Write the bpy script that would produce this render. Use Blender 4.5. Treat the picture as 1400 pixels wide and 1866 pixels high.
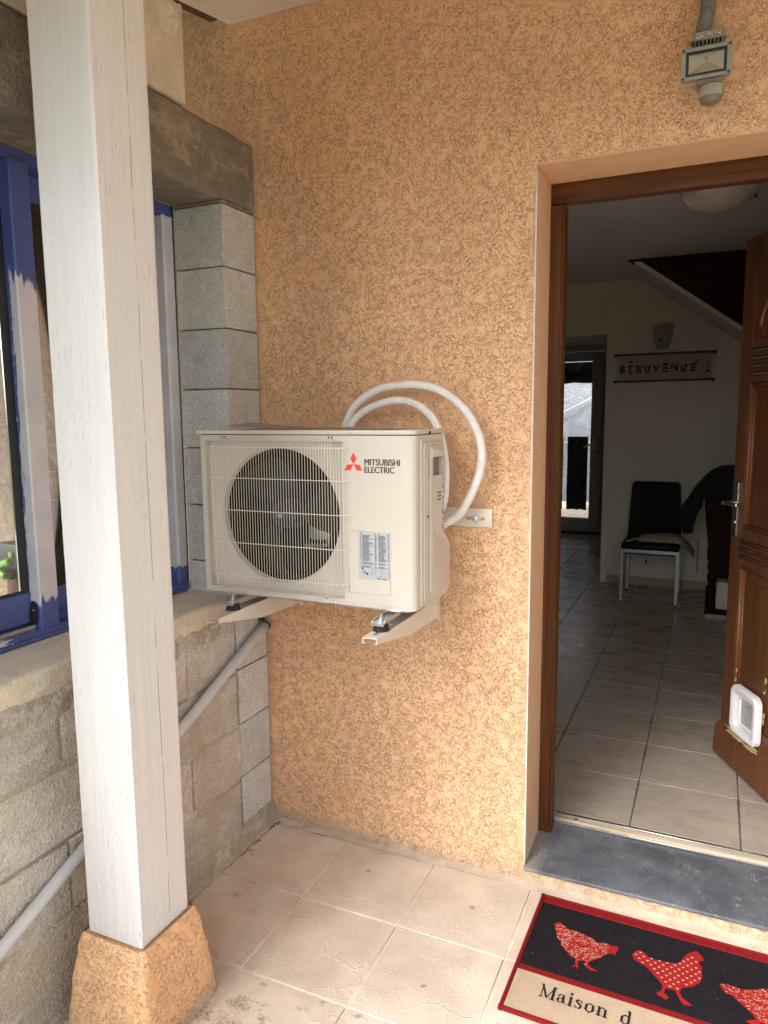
import bpy, bmesh, math, random
from mathutils import Vector, Matrix, noise as mnoise
random.seed(7)
for _o in list(bpy.data.objects): bpy.data.objects.remove(_o)
S = bpy.context.scene
C = S.collection
PI = math.pi

# ------------------------------------------------------------------ camera
CAM = Vector((1.50438, -2.24573, 1.55735))
RIGHT = Vector((0.911197, 0.41187378, -0.008945)).normalized()
UP = Vector((-0.04680771, 0.12507696, 0.99104228)).normalized()
FWD = Vector((-0.40930314, 0.90261606, -0.13324862)).normalized()
FPX, PW, PH = 1329.735, 1400.0, 1866.0
cd = bpy.data.cameras.new('camera'); cam = bpy.data.objects.new('camera', cd); C.objects.link(cam)
cd.sensor_fit = 'VERTICAL'; cd.sensor_height = 24.0; cd.sensor_width = 18.0
cd.lens = FPX / PH * 24.0; cd.clip_start = 0.05; cd.clip_end = 2000
m4 = Matrix.Identity(4)
for i in range(3):
    m4[i][0] = RIGHT[i]; m4[i][1] = UP[i]; m4[i][2] = -FWD[i]; m4[i][3] = CAM[i]
cam.matrix_world = m4
S.camera = cam

# ------------------------------------------------------------------ light
SUN_EL, SUN_AZ = 38.0, 208.0      # azimuth: compass degrees from +Y clockwise, the sun stands behind and left of the viewer
w = bpy.data.worlds.new('World'); S.world = w; w.use_nodes = True
nt = w.node_tree; nt.nodes.clear()
sky = nt.nodes.new('ShaderNodeTexSky'); sky.sky_type = 'NISHITA'; sky.sun_disc = False
sky.sun_elevation = math.radians(SUN_EL); sky.sun_rotation = math.radians(SUN_AZ)
sky.air_density = 1.0; sky.dust_density = 4.0; sky.ozone_density = 1.0
hsv = nt.nodes.new('ShaderNodeHueSaturation'); hsv.inputs['Saturation'].default_value = 0.22
bg = nt.nodes.new('ShaderNodeBackground'); bg.inputs['Strength'].default_value = 0.15
wo = nt.nodes.new('ShaderNodeOutputWorld')
nt.links.new(sky.outputs[0], hsv.inputs['Color']); nt.links.new(hsv.outputs[0], bg.inputs['Color']); nt.links.new(bg.outputs[0], wo.inputs[0])
sd = bpy.data.lights.new('sun', 'SUN'); sd.energy = 1.38; sd.angle = math.radians(28); sd.color = (1.0, 0.96, 0.9)
sun = bpy.data.objects.new('sun', sd); C.objects.link(sun)
az, el = math.radians(SUN_AZ), math.radians(SUN_EL)
sdir = Vector((math.sin(az) * math.cos(el), math.cos(az) * math.cos(el), math.sin(el)))
sun.rotation_euler = sdir.to_track_quat('Z', 'Y').to_euler()
sun.location = (0, -6, 8)
S.view_settings.view_transform = 'Standard'; S.view_settings.look = 'None'
S.view_settings.gamma = 1.0; S.view_settings.use_curve_mapping = False
S.view_settings.exposure = 1.32
S.render.engine = 'CYCLES'
cy = S.cycles
cy.max_bounces = 12; cy.diffuse_bounces = 8; cy.glossy_bounces = 4; cy.transparent_max_bounces = 12
cy.use_denoising = True; cy.sample_clamp_indirect = 8.0
cy.caustics_reflective = False; cy.caustics_refractive = False

# ------------------------------------------------------------------ helpers: pixel of the photo -> point on a plane
def ray(u, v):
    return RIGHT * ((u - PW / 2) / FPX) - UP * ((v - PH / 2) / FPX) + FWD
def on(u, v, axis, val):
    d = ray(u, v); t = (val - CAM[axis]) / d[axis]
    return CAM + d * t
def onp(u, v, p0, n):
    d = ray(u, v); t = (p0 - CAM).dot(n) / d.dot(n)
    return CAM + d * t

# ------------------------------------------------------------------ helpers: materials
class NB:
    def __init__(s, name):
        s.m = bpy.data.materials.new(name); s.m.use_nodes = True
        s.t = s.m.node_tree; s.t.nodes.clear()
        s.out = s.t.nodes.new('ShaderNodeOutputMaterial')
        s.p = s.t.nodes.new('ShaderNodeBsdfPrincipled')
        s.t.links.new(s.p.outputs[0], s.out.inputs[0])
        s._pos = None; s._obj = None
    def node(s, t): return s.t.nodes.new(t)
    def put(s, sock, v):
        if hasattr(v, 'is_output') or isinstance(v, bpy.types.NodeSocket): s.t.links.new(v, sock)
        elif isinstance(v, (tuple, list)) and len(v) == 3 and sock.type == 'RGBA': sock.default_value = (*v, 1)
        else: sock.default_value = v
    def pos(s):
        if s._pos is None: s._pos = s.node('ShaderNodeNewGeometry').outputs['Position']
        return s._pos
    def obj(s):
        if s._obj is None: s._obj = s.node('ShaderNodeTexCoord').outputs['Object']
        return s._obj
    def normal(s): return s.node('ShaderNodeNewGeometry').outputs['Normal']
    def map(s, v, scale=(1, 1, 1), loc=(0, 0, 0), rot=(0, 0, 0)):
        n = s.node('ShaderNodeMapping'); s.put(n.inputs[0], v)
        n.inputs['Scale'].default_value = scale; n.inputs['Location'].default_value = loc; n.inputs['Rotation'].default_value = rot
        return n.outputs[0]
    def noise(s, v, scale, detail=3, rough=.5, dist=0, col=False):
        n = s.node('ShaderNodeTexNoise'); s.put(n.inputs['Vector'], v)
        n.inputs['Scale'].default_value = scale; n.inputs['Detail'].default_value = detail
        n.inputs['Roughness'].default_value = rough; n.inputs['Distortion'].default_value = dist
        return n.outputs['Color' if col else 'Fac']
    def voro(s, v, scale, feature='F1', out='Distance', rnd=1.0):
        n = s.node('ShaderNodeTexVoronoi'); n.feature = feature; s.put(n.inputs['Vector'], v)
        n.inputs['Scale'].default_value = scale; n.inputs['Randomness'].default_value = rnd
        return n.outputs[out]
    def math(s, op, a, b=0.0, c=0.0, clamp=False):
        n = s.node('ShaderNodeMath'); n.operation = op; n.use_clamp = clamp
        s.put(n.inputs[0], a); s.put(n.inputs[1], b)
        if len(n.inputs) > 2: s.put(n.inputs[2], c)
        return n.outputs[0]
    def vadd(s, a, b, sc=1.0):
        n = s.node('ShaderNodeVectorMath'); n.operation = 'MULTIPLY_ADD'
        s.put(n.inputs[0], b); n.inputs[1].default_value = (sc, sc, sc); s.put(n.inputs[2], a)
        return n.outputs[0]
    def sep(s, v):
        n = s.node('ShaderNodeSeparateXYZ'); s.put(n.inputs[0], v); return n.outputs
    def step(s, v, a, b, o0=0.0, o1=1.0, smooth=True):
        n = s.node('ShaderNodeMapRange'); n.interpolation_type = 'SMOOTHSTEP' if smooth else 'LINEAR'
        s.put(n.inputs[0], v); n.inputs[1].default_value = a; n.inputs[2].default_value = b
        n.inputs[3].default_value = o0; n.inputs[4].default_value = o1
        return n.outputs[0]
    def mix(s, f, a, b, mode='MIX'):
        n = s.node('ShaderNodeMix'); n.data_type = 'RGBA'; n.blend_type = mode
        s.put(n.inputs[0], f); s.put(n.inputs[6], a if not (isinstance(a, tuple) and len(a) == 3) else (*a, 1))
        s.put(n.inputs[7], b if not (isinstance(b, tuple) and len(b) == 3) else (*b, 1))
        return n.outputs[2]
    def bump(s, h, dist, strength=1.0, normal=None):
        n = s.node('ShaderNodeBump'); s.put(n.inputs['Height'], h)
        n.inputs['Distance'].default_value = dist; n.inputs['Strength'].default_value = strength
        if normal is not None: s.put(n.inputs['Normal'], normal)
        return n.outputs[0]
    def rnd(s): return s.node('ShaderNodeObjectInfo').outputs['Random']
    def set(s, color=None, rough=None, normal=None, metal=None, spec=None, **k):
        if color is not None: s.put(s.p.inputs['Base Color'], color)
        if rough is not None: s.put(s.p.inputs['Roughness'], rough)
        if normal is not None: s.put(s.p.inputs['Normal'], normal)
        if metal is not None: s.put(s.p.inputs['Metallic'], metal)
        if spec is not None: s.put(s.p.inputs['Specular IOR Level'], spec)
        for kk, v in k.items(): s.put(s.p.inputs[kk.replace('_', ' ')], v)
        return s.m

def plain(name, col, rough=.5, metal=0.0, var=.06, scale=30, bump=0.0, spec=.5):
    """a near plain surface that still has a little unevenness in tone, gloss and relief"""
    n = NB(name); v = n.obj()
    f = n.noise(v, scale, 4, .6)
    f2 = n.noise(v, scale * 7, 2, .5)
    k = n.step(f, .3, .7, 1 - var, 1 + var, False)
    k2 = n.step(f2, .3, .7, 1 - var * .5, 1 + var * .5, False)
    kk = n.math('MULTIPLY', k, k2)
    mul = n.node('ShaderNodeVectorMath'); mul.operation = 'SCALE'
    mul.inputs[0].default_value = col; n.put(mul.inputs[3], kk)
    r = n.step(f, .3, .7, max(rough - .06, .02), min(rough + .06, 1), False)
    nm = n.bump(f2, bump) if bump else None
    return n.set(mul.outputs[0], r, nm, metal, spec)

def roughcast(name, base, dark, pit_scale=120.0, depth=.003, dust=True, pit=.68):
    n = NB(name); p = n.pos()
    wv = n.vadd(p, n.noise(p, 160, 2, .6, col=True), .0035)
    a = n.noise(wv, pit_scale, 2, .6)
    b = n.noise(n.map(wv, loc=(3, 7, 1)), pit_scale * 1.6, 2, .6)
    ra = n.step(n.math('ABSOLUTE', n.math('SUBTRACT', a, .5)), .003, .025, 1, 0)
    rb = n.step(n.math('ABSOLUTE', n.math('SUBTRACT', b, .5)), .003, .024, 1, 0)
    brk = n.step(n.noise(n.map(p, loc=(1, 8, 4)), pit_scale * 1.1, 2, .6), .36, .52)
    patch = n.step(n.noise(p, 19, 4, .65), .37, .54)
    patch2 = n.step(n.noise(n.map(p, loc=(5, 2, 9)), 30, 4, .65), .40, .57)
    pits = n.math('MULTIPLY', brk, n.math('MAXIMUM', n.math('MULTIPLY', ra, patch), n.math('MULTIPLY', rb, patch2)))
    fine = n.noise(p, 420, 2, .6)
    # height: grain kept proud between the trowelled flats, pits cut in
    h = n.math('ADD', n.math('MULTIPLY', pits, -1.0), n.math('MULTIPLY', fine, .16))
    h = n.math('ADD', h, n.math('MULTIPLY', n.noise(p, 40, 3, .5), .5))
    big = n.noise(p, 2.3, 5, .6)
    mid = n.noise(p, 14, 4, .6)
    c = n.mix(n.step(big, .32, .68), tuple(x * .92 for x in base), tuple(min(1, x * 1.06) for x in base))
    c = n.mix(n.math('MULTIPLY', n.step(mid, .35, .7), .35), c, (base[0] * 1.03, base[1] * .93, base[2] * .80))
    c = n.mix(n.math('MULTIPLY', pits, pit), c, dark)  # pits darkened in the colour, standing in for the shade inside them
    if dust:
        z = n.sep(p)[2]
        zz = n.math('ADD', z, n.math('MULTIPLY', n.noise(p, 22, 4, .7), -.09))
        c = n.mix(n.step(zz, -.045, .03, .75, 0), c, (.52, .42, .32))
    return n.set(c, .93, n.bump(h, depth), 0, .25)

def concrete(name, base, speck=.5, rough_depth=.002, gscale=220, stain=None, warm=(.30, .245, .18), warmth=.5, vary=.1):
    n = NB(name); p = n.pos()
    r = n.rnd()
    pv = n.vadd(p, n.noise(p, 9, 3, .6, col=True), .03)
    big = n.noise(pv, 3.2, 5, .65); mid = n.noise(pv, 17, 5, .65)
    g1 = n.voro(p, gscale, 'F1'); g2 = n.noise(p, gscale * 1.6, 2, .6)
    c = n.mix(n.math('MULTIPLY', n.step(big, .38, .66), warmth), base, warm)
    c = n.mix(n.step(mid, .3, .75, 0, .55), c, tuple(x * .68 for x in base))
    if stain:
        sm_ = n.noise(n.vadd(n.map(p, (1, 1, 1.6), (2, 5, 1)), n.noise(p, 34, 4, .7, col=True), .06), 6.5, 6, .72)
        c = n.mix(n.step(sm_, .52, .60, 0, stain), c, tuple(min(.8, x * 1.75) for x in base))
        c = n.mix(n.step(n.noise(n.map(p, (1, 1, 2.2), (7, 3, 3)), 5, 6, .7), .55, .66, 0, stain * 1.1), c, tuple(x * .5 for x in base))
    c = n.mix(n.math('MULTIPLY', n.step(g2, .57, .68), speck * .8), c, tuple(x * .30 for x in base))
    c = n.mix(n.math('MULTIPLY', n.step(n.noise(n.map(p, loc=(9, 4, 2)), gscale * 1.3, 1, .5), .60, .70), speck * .8), c, tuple(min(.8, x * 1.9) for x in base))
    tone = n.step(r, 0, 1, 1 - vary, 1 + vary, False)
    hs = n.node('ShaderNodeHueSaturation'); n.put(hs.inputs['Value'], tone); n.put(hs.inputs['Color'], c)
    h = n.math('ADD', n.math('MULTIPLY', g1, .8), n.math('MULTIPLY', g2, .7))
    h = n.math('ADD', h, n.math('MULTIPLY', mid, 1.2))
    return n.set(hs.outputs[0], .95, n.bump(h, rough_depth), 0, .2)

def wood(name, dark, light, rough=.4, axis=2, scale=1.0, spec=.5, coat=0.0, bump=.0008, world=False):
    n = NB(name); v = n.pos() if world else n.obj()
    sc = [42 * scale] * 3; sc[axis] = 1.6 * scale
    vv = n.map(v, tuple(sc))
    vv = n.vadd(vv, n.noise(v, 2.5, 3, .5, col=True), .9)
    g = n.noise(vv, 1.0, 6, .62, .6)
    g2 = n.noise(n.map(vv, (3, 3, 3)), 1.0, 3, .6)
    c = n.mix(n.step(g, .3, .72), dark, light)
    c = n.mix(n.step(g2, .58, .75, 0, .45), c, tuple(x * .45 for x in dark))
    return n.set(c, n.step(g2, .3, .7, rough - .05, rough + .1, False), n.bump(g, bump), 0, spec, Coat_Weight=coat, Coat_Roughness=.2)

M = {}
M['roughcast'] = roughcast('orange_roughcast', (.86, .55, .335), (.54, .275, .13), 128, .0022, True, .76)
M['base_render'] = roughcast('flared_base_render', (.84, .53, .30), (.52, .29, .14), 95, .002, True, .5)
n = NB('smooth_orange_render'); p = n.pos()
f = n.noise(p, 12, 5, .65); g = n.noise(p, 300, 2, .5)
z = n.sep(p)[2]
c = n.mix(n.step(f, .3, .7), (.72, .45, .265), (.78, .50, .30))
zz = n.math('ADD', z, n.math('MULTIPLY', f, -.16))
c = n.mix(n.step(zz, .0, .10, .55, 0), c, (.62, .56, .48))
M['smooth_render'] = n.set(c, .9, n.bump(g, .0008), 0, .2)
M['corner_bead'] = plain('white_corner_bead', (.72, .70, .67), .5, var=.1)
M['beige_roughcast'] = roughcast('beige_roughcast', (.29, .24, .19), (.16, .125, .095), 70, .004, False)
M['new_block'] = concrete('pale_grey_block', (.64, .645, .62), 1.0, .003, 115, warm=(.56, .50, .40), warmth=.35)
M['old_block'] = concrete('weathered_block', (.68, .635, .56), .65, .005, 115, .35, warm=(.50, .42, .31), warmth=.8, vary=.12)
M['lintel'] = concrete('cast_concrete', (.255, .225, .18), .5, .004, 130, .65, warm=(.33, .275, .205), warmth=.8)
M['sill'] = concrete('cement_sill', (.72, .64, .51), .35, .002, 120, .25, warm=(.72, .60, .42), warmth=.9)
M['mortar'] = concrete('mortar', (.52, .465, .385), .3, .004, 90, .4, warm=(.49, .40, .295), warmth=.6)

# painted post: thin white paint over grain, hairline cracks, chips
n = NB('white_painted_timber'); v = n.obj()
g = n.noise(n.map(v, (110, 110, 3.0)), 1.0, 5, .65, .4)
g2 = n.noise(n.map(v, (330, 330, 26.0), (4, 1, 2)), 1.0, 2, .5)
area = n.step(n.noise(v, 7, 5, .7), .40, .62)
crk = n.math('MULTIPLY', n.step(g2, .635, .70), area)
ln = n.math('ABSOLUTE', n.math('SUBTRACT', n.sep(v)[1], n.math('ADD', .098, n.math('MULTIPLY', n.noise(n.map(v, (1, 1, 2.2)), 1.0, 4, .6), .014))))
split = n.math('MULTIPLY', n.step(ln, .0004, .0013, 1, 0), n.step(n.noise(n.map(v, (1, 1, 9)), 1.0, 3, .6), .38, .5))
c = n.mix(n.step(g, .3, .7), (.70, .70, .69), (.76, .765, .765))
c = n.mix(n.math('MULTIPLY', n.step(n.noise(v, 2.6, 5, .7), .46, .75), .4), c, (.74, .69, .60))
c = n.mix(n.math('MULTIPLY', crk, .45), c, (.36, .31, .26))
c = n.mix(n.math('MULTIPLY', split, .8), c, (.22, .17, .12))
chips = n.step(n.voro(n.map(v, (60, 60, 22)), 1.0, 'F1'), .05, .09, 1, 0)
c = n.mix(n.math('MULTIPLY', n.math('MULTIPLY', chips, n.step(n.noise(v, 9, 2, .5), .52, .58)), .6), c, (.36, .30, .24))
h = n.math('SUBTRACT', n.math('MULTIPLY', g, .6), n.math('ADD', n.math('MULTIPLY', crk, .8), split))
M['post_paint'] = n.set(c, .5, n.bump(h, .0012), 0, .35)
M['cream_paint'] = plain('cream_painted_timber', (.66, .58, .45), .7, var=.12, scale=9, bump=.0008)
M['soffit'] = plain('cream_soffit', (.80, .75, .65), .65, var=.06, scale=6, bump=.0006)
M['dark_timber'] = wood('dark_rafter_timber', (.055, .032, .018), (.12, .07, .038), .8)

# porch tiles
n = NB('beige_crackle_tile'); p = n.pos()
wv = n.vadd(p, n.noise(p, 7, 4, .6, col=True), .16)
e1 = n.voro(wv, 7.5, 'DISTANCE_TO_EDGE'); e2 = n.voro(n.map(wv, loc=(3, 1, 0)), 15, 'DISTANCE_TO_EDGE')
keep = n.step(n.noise(p, 6, 4, .65), .46, .60)
v1 = n.math('MULTIPLY', n.step(e1, .006, .03, 1, 0), keep)
v2 = n.math('MULTIPLY', n.step(e2, .008, .035, 1, 0), n.step(n.noise(n.map(p, loc=(6, 6, 0)), 5, 3, .6), .46, .58))
veins = n.math('MAXIMUM', v1, v2)
big = n.noise(p, 5, 5, .65); fine = n.noise(p, 160, 3, .6)
c = n.mix(n.step(big, .3, .7), (.55, .465, .385), (.70, .615, .525))
c = n.mix(n.step(n.rnd(), 0, 1, 0, .18, False), c, (.60, .49, .40))
c = n.mix(n.math('MULTIPLY', veins, .22), c, (.84, .76, .65))
c = n.mix(n.step(fine, .58, .75, 0, .25), c, (.42, .32, .24))
sx = n.sep(p)
dv = n.math('ADD', n.math('MULTIPLY', n.step(sx[1], -1.0, -.50, 1, 0), .22), n.math('MULTIPLY', n.step(sx[0], .25, .75, 1, 0), .08))
st = n.noise(n.vadd(p, n.noise(p, 26, 3, .6, col=True), .05), 13, 5, .7)
stain = n.math('MULTIPLY', n.step(n.math('ADD', st, dv), .70, .80), n.step(n.noise(p, 120, 4, .7), .36, .58))
c = n.mix(n.math('MULTIPLY', stain, .65), c, (.17, .125, .085))
spots = n.math('MULTIPLY', n.step(n.voro(n.vadd(p, n.noise(p, 60, 2, .5, col=True), .02), 6.5, 'F1'), .045, .075, 1, 0), n.step(n.noise(p, 3.1, 2, .5), .5, .56))
c = n.mix(n.math('MULTIPLY', spots, .55), c, (.16, .12, .09))
edge = n.math('ADD', sx[1], n.math('MULTIPLY', n.noise(p, 25, 4, .7), .05))
c = n.mix(n.step(edge, -.012, .02, 0, .6), c, (.72, .64, .53))
h = n.math('ADD', n.math('MULTIPLY', veins, .42), n.math('ADD', n.math('MULTIPLY', big, 1.1), n.math('MULTIPLY', fine, .2)))
M['tile'] = n.set(c, n.step(big, .3, .7, .42, .6, False), n.bump(h, .0022), 0, .4)
n = NB('pale_grout'); p = n.pos()
f = n.noise(p, 20, 5, .7)
c = n.mix(n.step(f, .35, .65), (.66, .57, .46), (.78, .70, .58))
c = n.mix(n.step(n.noise(p, 7, 3, .7), .58, .70, 0, .7), c, (.22, .17, .12))
M['grout'] = n.set(c, .95, n.bump(n.noise(p, 250, 2, .5), .001), 0, .2)
n = NB('grey_beige_indoor_tile'); p = n.pos()
f = n.noise(n.map(p, (1, 1.9, 1)), 6, 6, .66); g = n.noise(p, 60, 4, .6)
c = n.mix(n.step(f, .3, .7), (.36, .305, .25), (.445, .38, .32))
c = n.mix(n.step(g, .55, .75, 0, .3), c, (.27, .21, .16))
c = n.mix(n.step(n.rnd(), 0, 1, 0, .2, False), c, (.52, .44, .36))
M['indoor_tile'] = n.set(c, n.step(f, .3, .7, .22, .36, False), n.bump(n.noise(p, 14, 3, .5), .0012), 0, .45)
n = NB('dirty_grout'); p = n.pos(); f = n.noise(p, 16, 5, .7); g = n.noise(p, 90, 4, .7)
c = n.mix(n.step(f, .35, .65), (.46, .38, .30), (.58, .49, .395))
c = n.mix(n.step(g, .52, .66, 0, .6), c, (.60, .40, .24))
M['dirty_grout'] = n.set(c, .95, n.bump(g, .002), 0, .2)
M['crumbs'] = plain('earth_crumbs', (.16, .12, .085), .95, var=.3)
M['dark_grout'] = plain('dark_grout', (.13, .10, .08), .9, var=.2, scale=15)

# slate door step
n = NB('blue_grey_slate'); p = n.pos()
f = n.noise(p, 9, 5, .65); g = n.noise(p, 70, 5, .7)
c = n.mix(n.step(f, .3, .7), (.066, .072, .086), (.118, .124, .142))
c = n.mix(n.step(g, .58, .72, 0, .5), c, (.20, .195, .185))
scr = n.vadd(p, n.noise(p, 30, 3, .6, col=True), .06)
e = n.voro(scr, 34, 'DISTANCE_TO_EDGE')
sm = n.math('MULTIPLY', n.step(e, .004, .02, 1, 0), n.step(n.noise(p, 22, 4, .7), .52, .60))
c = n.mix(n.math('MULTIPLY', sm, .65), c, (.50, .49, .47))
ss = n.sep(p)
dust = n.math('ADD', n.math('ADD', n.step(ss[0], .99, 1.10, .34, 0), n.step(ss[1], .20, .30, 0, .20)), n.math('MULTIPLY', n.noise(p, 130, 4, .75), .75))
c = n.mix(n.step(dust, .50, .74, 0, .62), c, (.36, .32, .265))
M['slate'] = n.set(c, n.step(f, .3, .7, .4, .6, False), n.bump(n.math('ADD', f, n.math('MULTIPLY', g, .4)), .0025), 0, .5)
M['threshold'] = wood('worn_threshold', (.36, .29, .20), (.58, .51, .40), .6, axis=0)
M['aluminium'] = plain('brushed_aluminium', (.62, .62, .62), .35, 1.0, var=.08)
M['frame_wood'] = wood('varnished_frame', (.068, .022, .006), (.135, .047, .013), .45, 2, .8, .25, .0)
M['head_wood'] = wood('varnished_frame_head', (.068, .022, .006), (.150, .054, .015), .45, 0, .8, .25, .0)
M['door_wood'] = wood('varnished_door', (.085, .032, .013), (.15, .058, .023), .45, 2, .8, .35, .0)
M['moulding_wood'] = wood('varnished_moulding', (.115, .042, .014), (.20, .076, .026), .4, 2, .8, .4)
M['raw_wood'] = wood('splintered_wood', (.38, .25, .12), (.60, .45, .25), .9, 1, 2)
M['dark_wood'] = wood('dark_red_brown_wood', (.018, .006, .004), (.035, .013, .008), .7, 0, .8, .15)
M['stair_wood'] = wood('stair_wood', (.030, .010, .006), (.06, .022, .012), .7, 0, .8, .15)

# air conditioner
M['ac'] = plain('ivory_powder_coat', (.60, .565, .50), .38, var=.02, scale=8, bump=.00025)
M['ac_wire'] = plain('ivory_coated_wire', (.80, .765, .66), .4, var=.03)
M['ac_black'] = plain('black_plastic_fan', (.022, .023, .027), .35, var=.15, scale=20, spec=.35)
M['ac_dark'] = plain('dark_fan_chamber', (.008, .008, .009), .7, var=.25, scale=20, spec=.08)
M['ac_inner'] = plain('galvanised_inside', (.34, .35, .35), .4, .7, var=.2)
M['bracket'] = plain('ivory_bracket_paint', (.72, .67, .58), .4, var=.03)
M['zinc'] = plain('zinc_plate', (.62, .63, .64), .34, 1.0, var=.06, scale=40)
M['rubber'] = plain('black_rubber', (.020, .020, .021), .75, var=.2)
M['red_logo'] = plain('red_print', (.78, .055, .035), .4, var=.02)
M['black_print'] = plain('black_print', (.03, .028, .028), .5, var=.05)
M['sticker'] = plain('silver_sticker', (.50, .55, .58), .35, .25, var=.03)
M['label_white'] = plain('white_label', (.72, .69, .68), .45, var=.05)
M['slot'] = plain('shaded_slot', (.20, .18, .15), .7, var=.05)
n = NB('braided_white_insulation'); v = n.obj()
u = n.voro(v, 230, 'F1', rnd=.25)
d = n.noise(v, 22, 4, .6)
c = n.mix(n.step(d, .4, .7), (.84, .83, .81), (.76, .73, .69))
M['hose'] = n.set(c, .55, n.bump(u, .0022), 0, .4)
M['pvc'] = plain('grey_white_pvc', (.58, .58, .585), .33, var=.05, scale=14)
n = NB('crumpled_clear_sheet'); v = n.obj()
f = n.noise(v, 26, 4, .6)
M['paper'] = n.set(n.mix(n.step(f, .4, .65), (.74, .70, .66), (.52, .44, .38)), .3, n.bump(f, .004), 0, .5)

# blue window paint with peeling film
def blue(name, mask=None):
    n = NB(name); p = n.pos()
    f = n.noise(p, 8, 4, .6); g = n.noise(p, 90, 3, .6)
    c = n.mix(n.step(f, .3, .7), (.065, .10, .30), (.085, .125, .36))
    h = n.math('MULTIPLY', g, .1)
    if mask:
        k = mask(n, p)
        c = n.mix(k, c, n.mix(n.step(f, .3, .7), (.58, .58, .62), (.68, .68, .71)))
        h = n.math('SUBTRACT', h, k)
    nick = n.math('MULTIPLY', n.step(n.voro(n.vadd(p, n.noise(p, 60, 3, .6, col=True), .015), 15, 'F1'), .10, .13, 1, 0), n.step(n.noise(p, 4, 2, .5), .60, .64))
    c = n.mix(nick, c, (.62, .62, .62))
    return n.set(c, .42, n.bump(h, .0015), 0, .45)
def stile_mask(n, p):
    s = n.sep(p)
    jag = n.math('ADD', n.math('MULTIPLY', n.noise(n.map(p, (60, 30, 7)), 1.0, 4, .75), .5), n.math('MULTIPLY', n.noise(n.map(p, (200, 200, 55)), 1.0, 3, .7), .14))
    wide = n.math('ADD', n.math('MULTIPLY', s[0], 12.0), n.math('MULTIPLY', n.step(s[2], 1.05, 1.7, 1, 0), .15))   # x grows to the outer arris
    edge = n.math('ADD', wide, n.math('MULTIPLY', jag, 1.5))
    sidem = n.step(edge, -2.13, -2.125)
    top = n.step(n.math('ADD', s[2], n.math('MULTIPLY', n.noise(n.map(p, (60, 60, 2)), 1.0, 4, .7), -.16)), 1.845, 1.848, 1, 0)
    bot = n.step(n.math('ADD', s[2], n.math('MULTIPLY', n.noise(n.map(p, (70, 70, 5)), 1.0, 4, .7), .12)), 1.105, 1.108)
    return n.math('MULTIPLY', sidem, n.math('MULTIPLY', top, bot))
def jamb_mask(n, p):
    s = n.sep(p)
    bot = n.step(n.math('ADD', s[2], n.math('MULTIPLY', n.noise(n.map(p, (70, 70, 20)), 1.0, 4, .7), .05)), 1.052, 1.055)
    top = n.step(n.math('ADD', s[2], n.math('MULTIPLY', n.noise(n.map(p, (120, 120, 20)), 1.0, 4, .7), .03)), 2.232, 2.235, 1, 0)
    return n.math('MULTIPLY', bot, top)
def rail_mask(n, p):
    s = n.sep(p)
    q = n.math('ADD', s[1], n.math('MULTIPLY', n.noise(n.map(p, (40, 12, 60)), 1.0, 4, .7), .3))
    a = n.step(q, -.80, -.797, 1, 0)
    return n.math('MULTIPLY', a, n.step(n.math('ADD', s[2], n.math('MULTIPLY', n.noise(p, 60, 3, .7), .012)), .960, .961))
M['blue'] = blue('blue_lacquer'); M['blue_stile'] = blue('peeling_blue_stile', stile_mask)
M['blue_jamb'] = blue('peeling_blue_jamb', jamb_mask); M['blue_rail'] = blue('peeling_blue_track', rail_mask)
M['gasket'] = plain('black_gasket', (.022, .024, .026), .5, var=.2, scale=60)

def glass(name, tint=(1, 1, 1), dirt=.05, ior=1.5):
    n = NB(name); t = n.t
    tr = n.node('ShaderNodeBsdfTransparent'); tr.inputs[0].default_value = (*tint, 1)
    gl = n.node('ShaderNodeBsdfGlossy'); gl.inputs['Roughness'].default_value = .02
    df = n.node('ShaderNodeBsdfDiffuse'); df.inputs[0].default_value = (.5, .48, .44, 1)
    fr = n.node('ShaderNodeFresnel'); fr.inputs[0].default_value = ior
    m1 = n.node('ShaderNodeMixShader'); m2 = n.node('ShaderNodeMixShader')
    t.links.new(fr.outputs[0], m1.inputs[0]); t.links.new(tr.outputs[0], m1.inputs[1]); t.links.new(gl.outputs[0], m1.inputs[2])
    d = n.step(n.noise(n.obj(), 45, 5, .75), .45, .8, dirt * .3, dirt * 3)
    t.links.new(d, m2.inputs[0]); t.links.new(m1.outputs[0], m2.inputs[1]); t.links.new(df.outputs[0], m2.inputs[2])
    t.links.new(m2.outputs[0], n.out.inputs[0])
    return n.m
M['glass'] = glass('window_glass', (1, 1, 1), .02); M['lens'] = glass('lamp_lens', (.9, .9, .88), .01, 1.15)

# indoor and other
M['white_wall'] = plain('off_white_wall', (.82, .77, .68), .85, var=.03, scale=3)
M['ceiling'] = plain('white_ceiling', (.82, .79, .74), .9, var=.03, scale=3)
M['skirting'] = plain('tile_skirting', (.46, .36, .28), .5, var=.08)
M['pvc_white'] = plain('white_moulded_plastic', (.74, .74, .76), .4, var=.03)
M['frost'] = plain('marbled_glass_bowl', (.78, .66, .61), .4, var=.18, scale=14)
M['black_leather'] = plain('black_leatherette', (.009, .009, .011), .5, var=.2, bump=.0006, spec=.2)
M['chair_metal'] = plain('silver_lacquer', (.42, .43, .43), .4, .6, var=.05)
M['jacket'] = plain('black_cloth', (.010, .010, .013), .9, var=.3, scale=18, bump=.003)
M['canvas_bag'] = plain('beige_cloth', (.46, .40, .33), .9, var=.1, bump=.002)
M['banner'] = plain('cream_banner_paper', (.84, .77, .66), .8, var=.05)
M['bamboo'] = plain('bamboo_rod', (.16, .105, .03), .5, var=.1)
M['brush_dark'] = plain('dark_brush_ink', (.022, .018, .016), .7)
M['brush_rust'] = plain('rust_brush_ink', (.24, .065, .03), .7)
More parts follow.
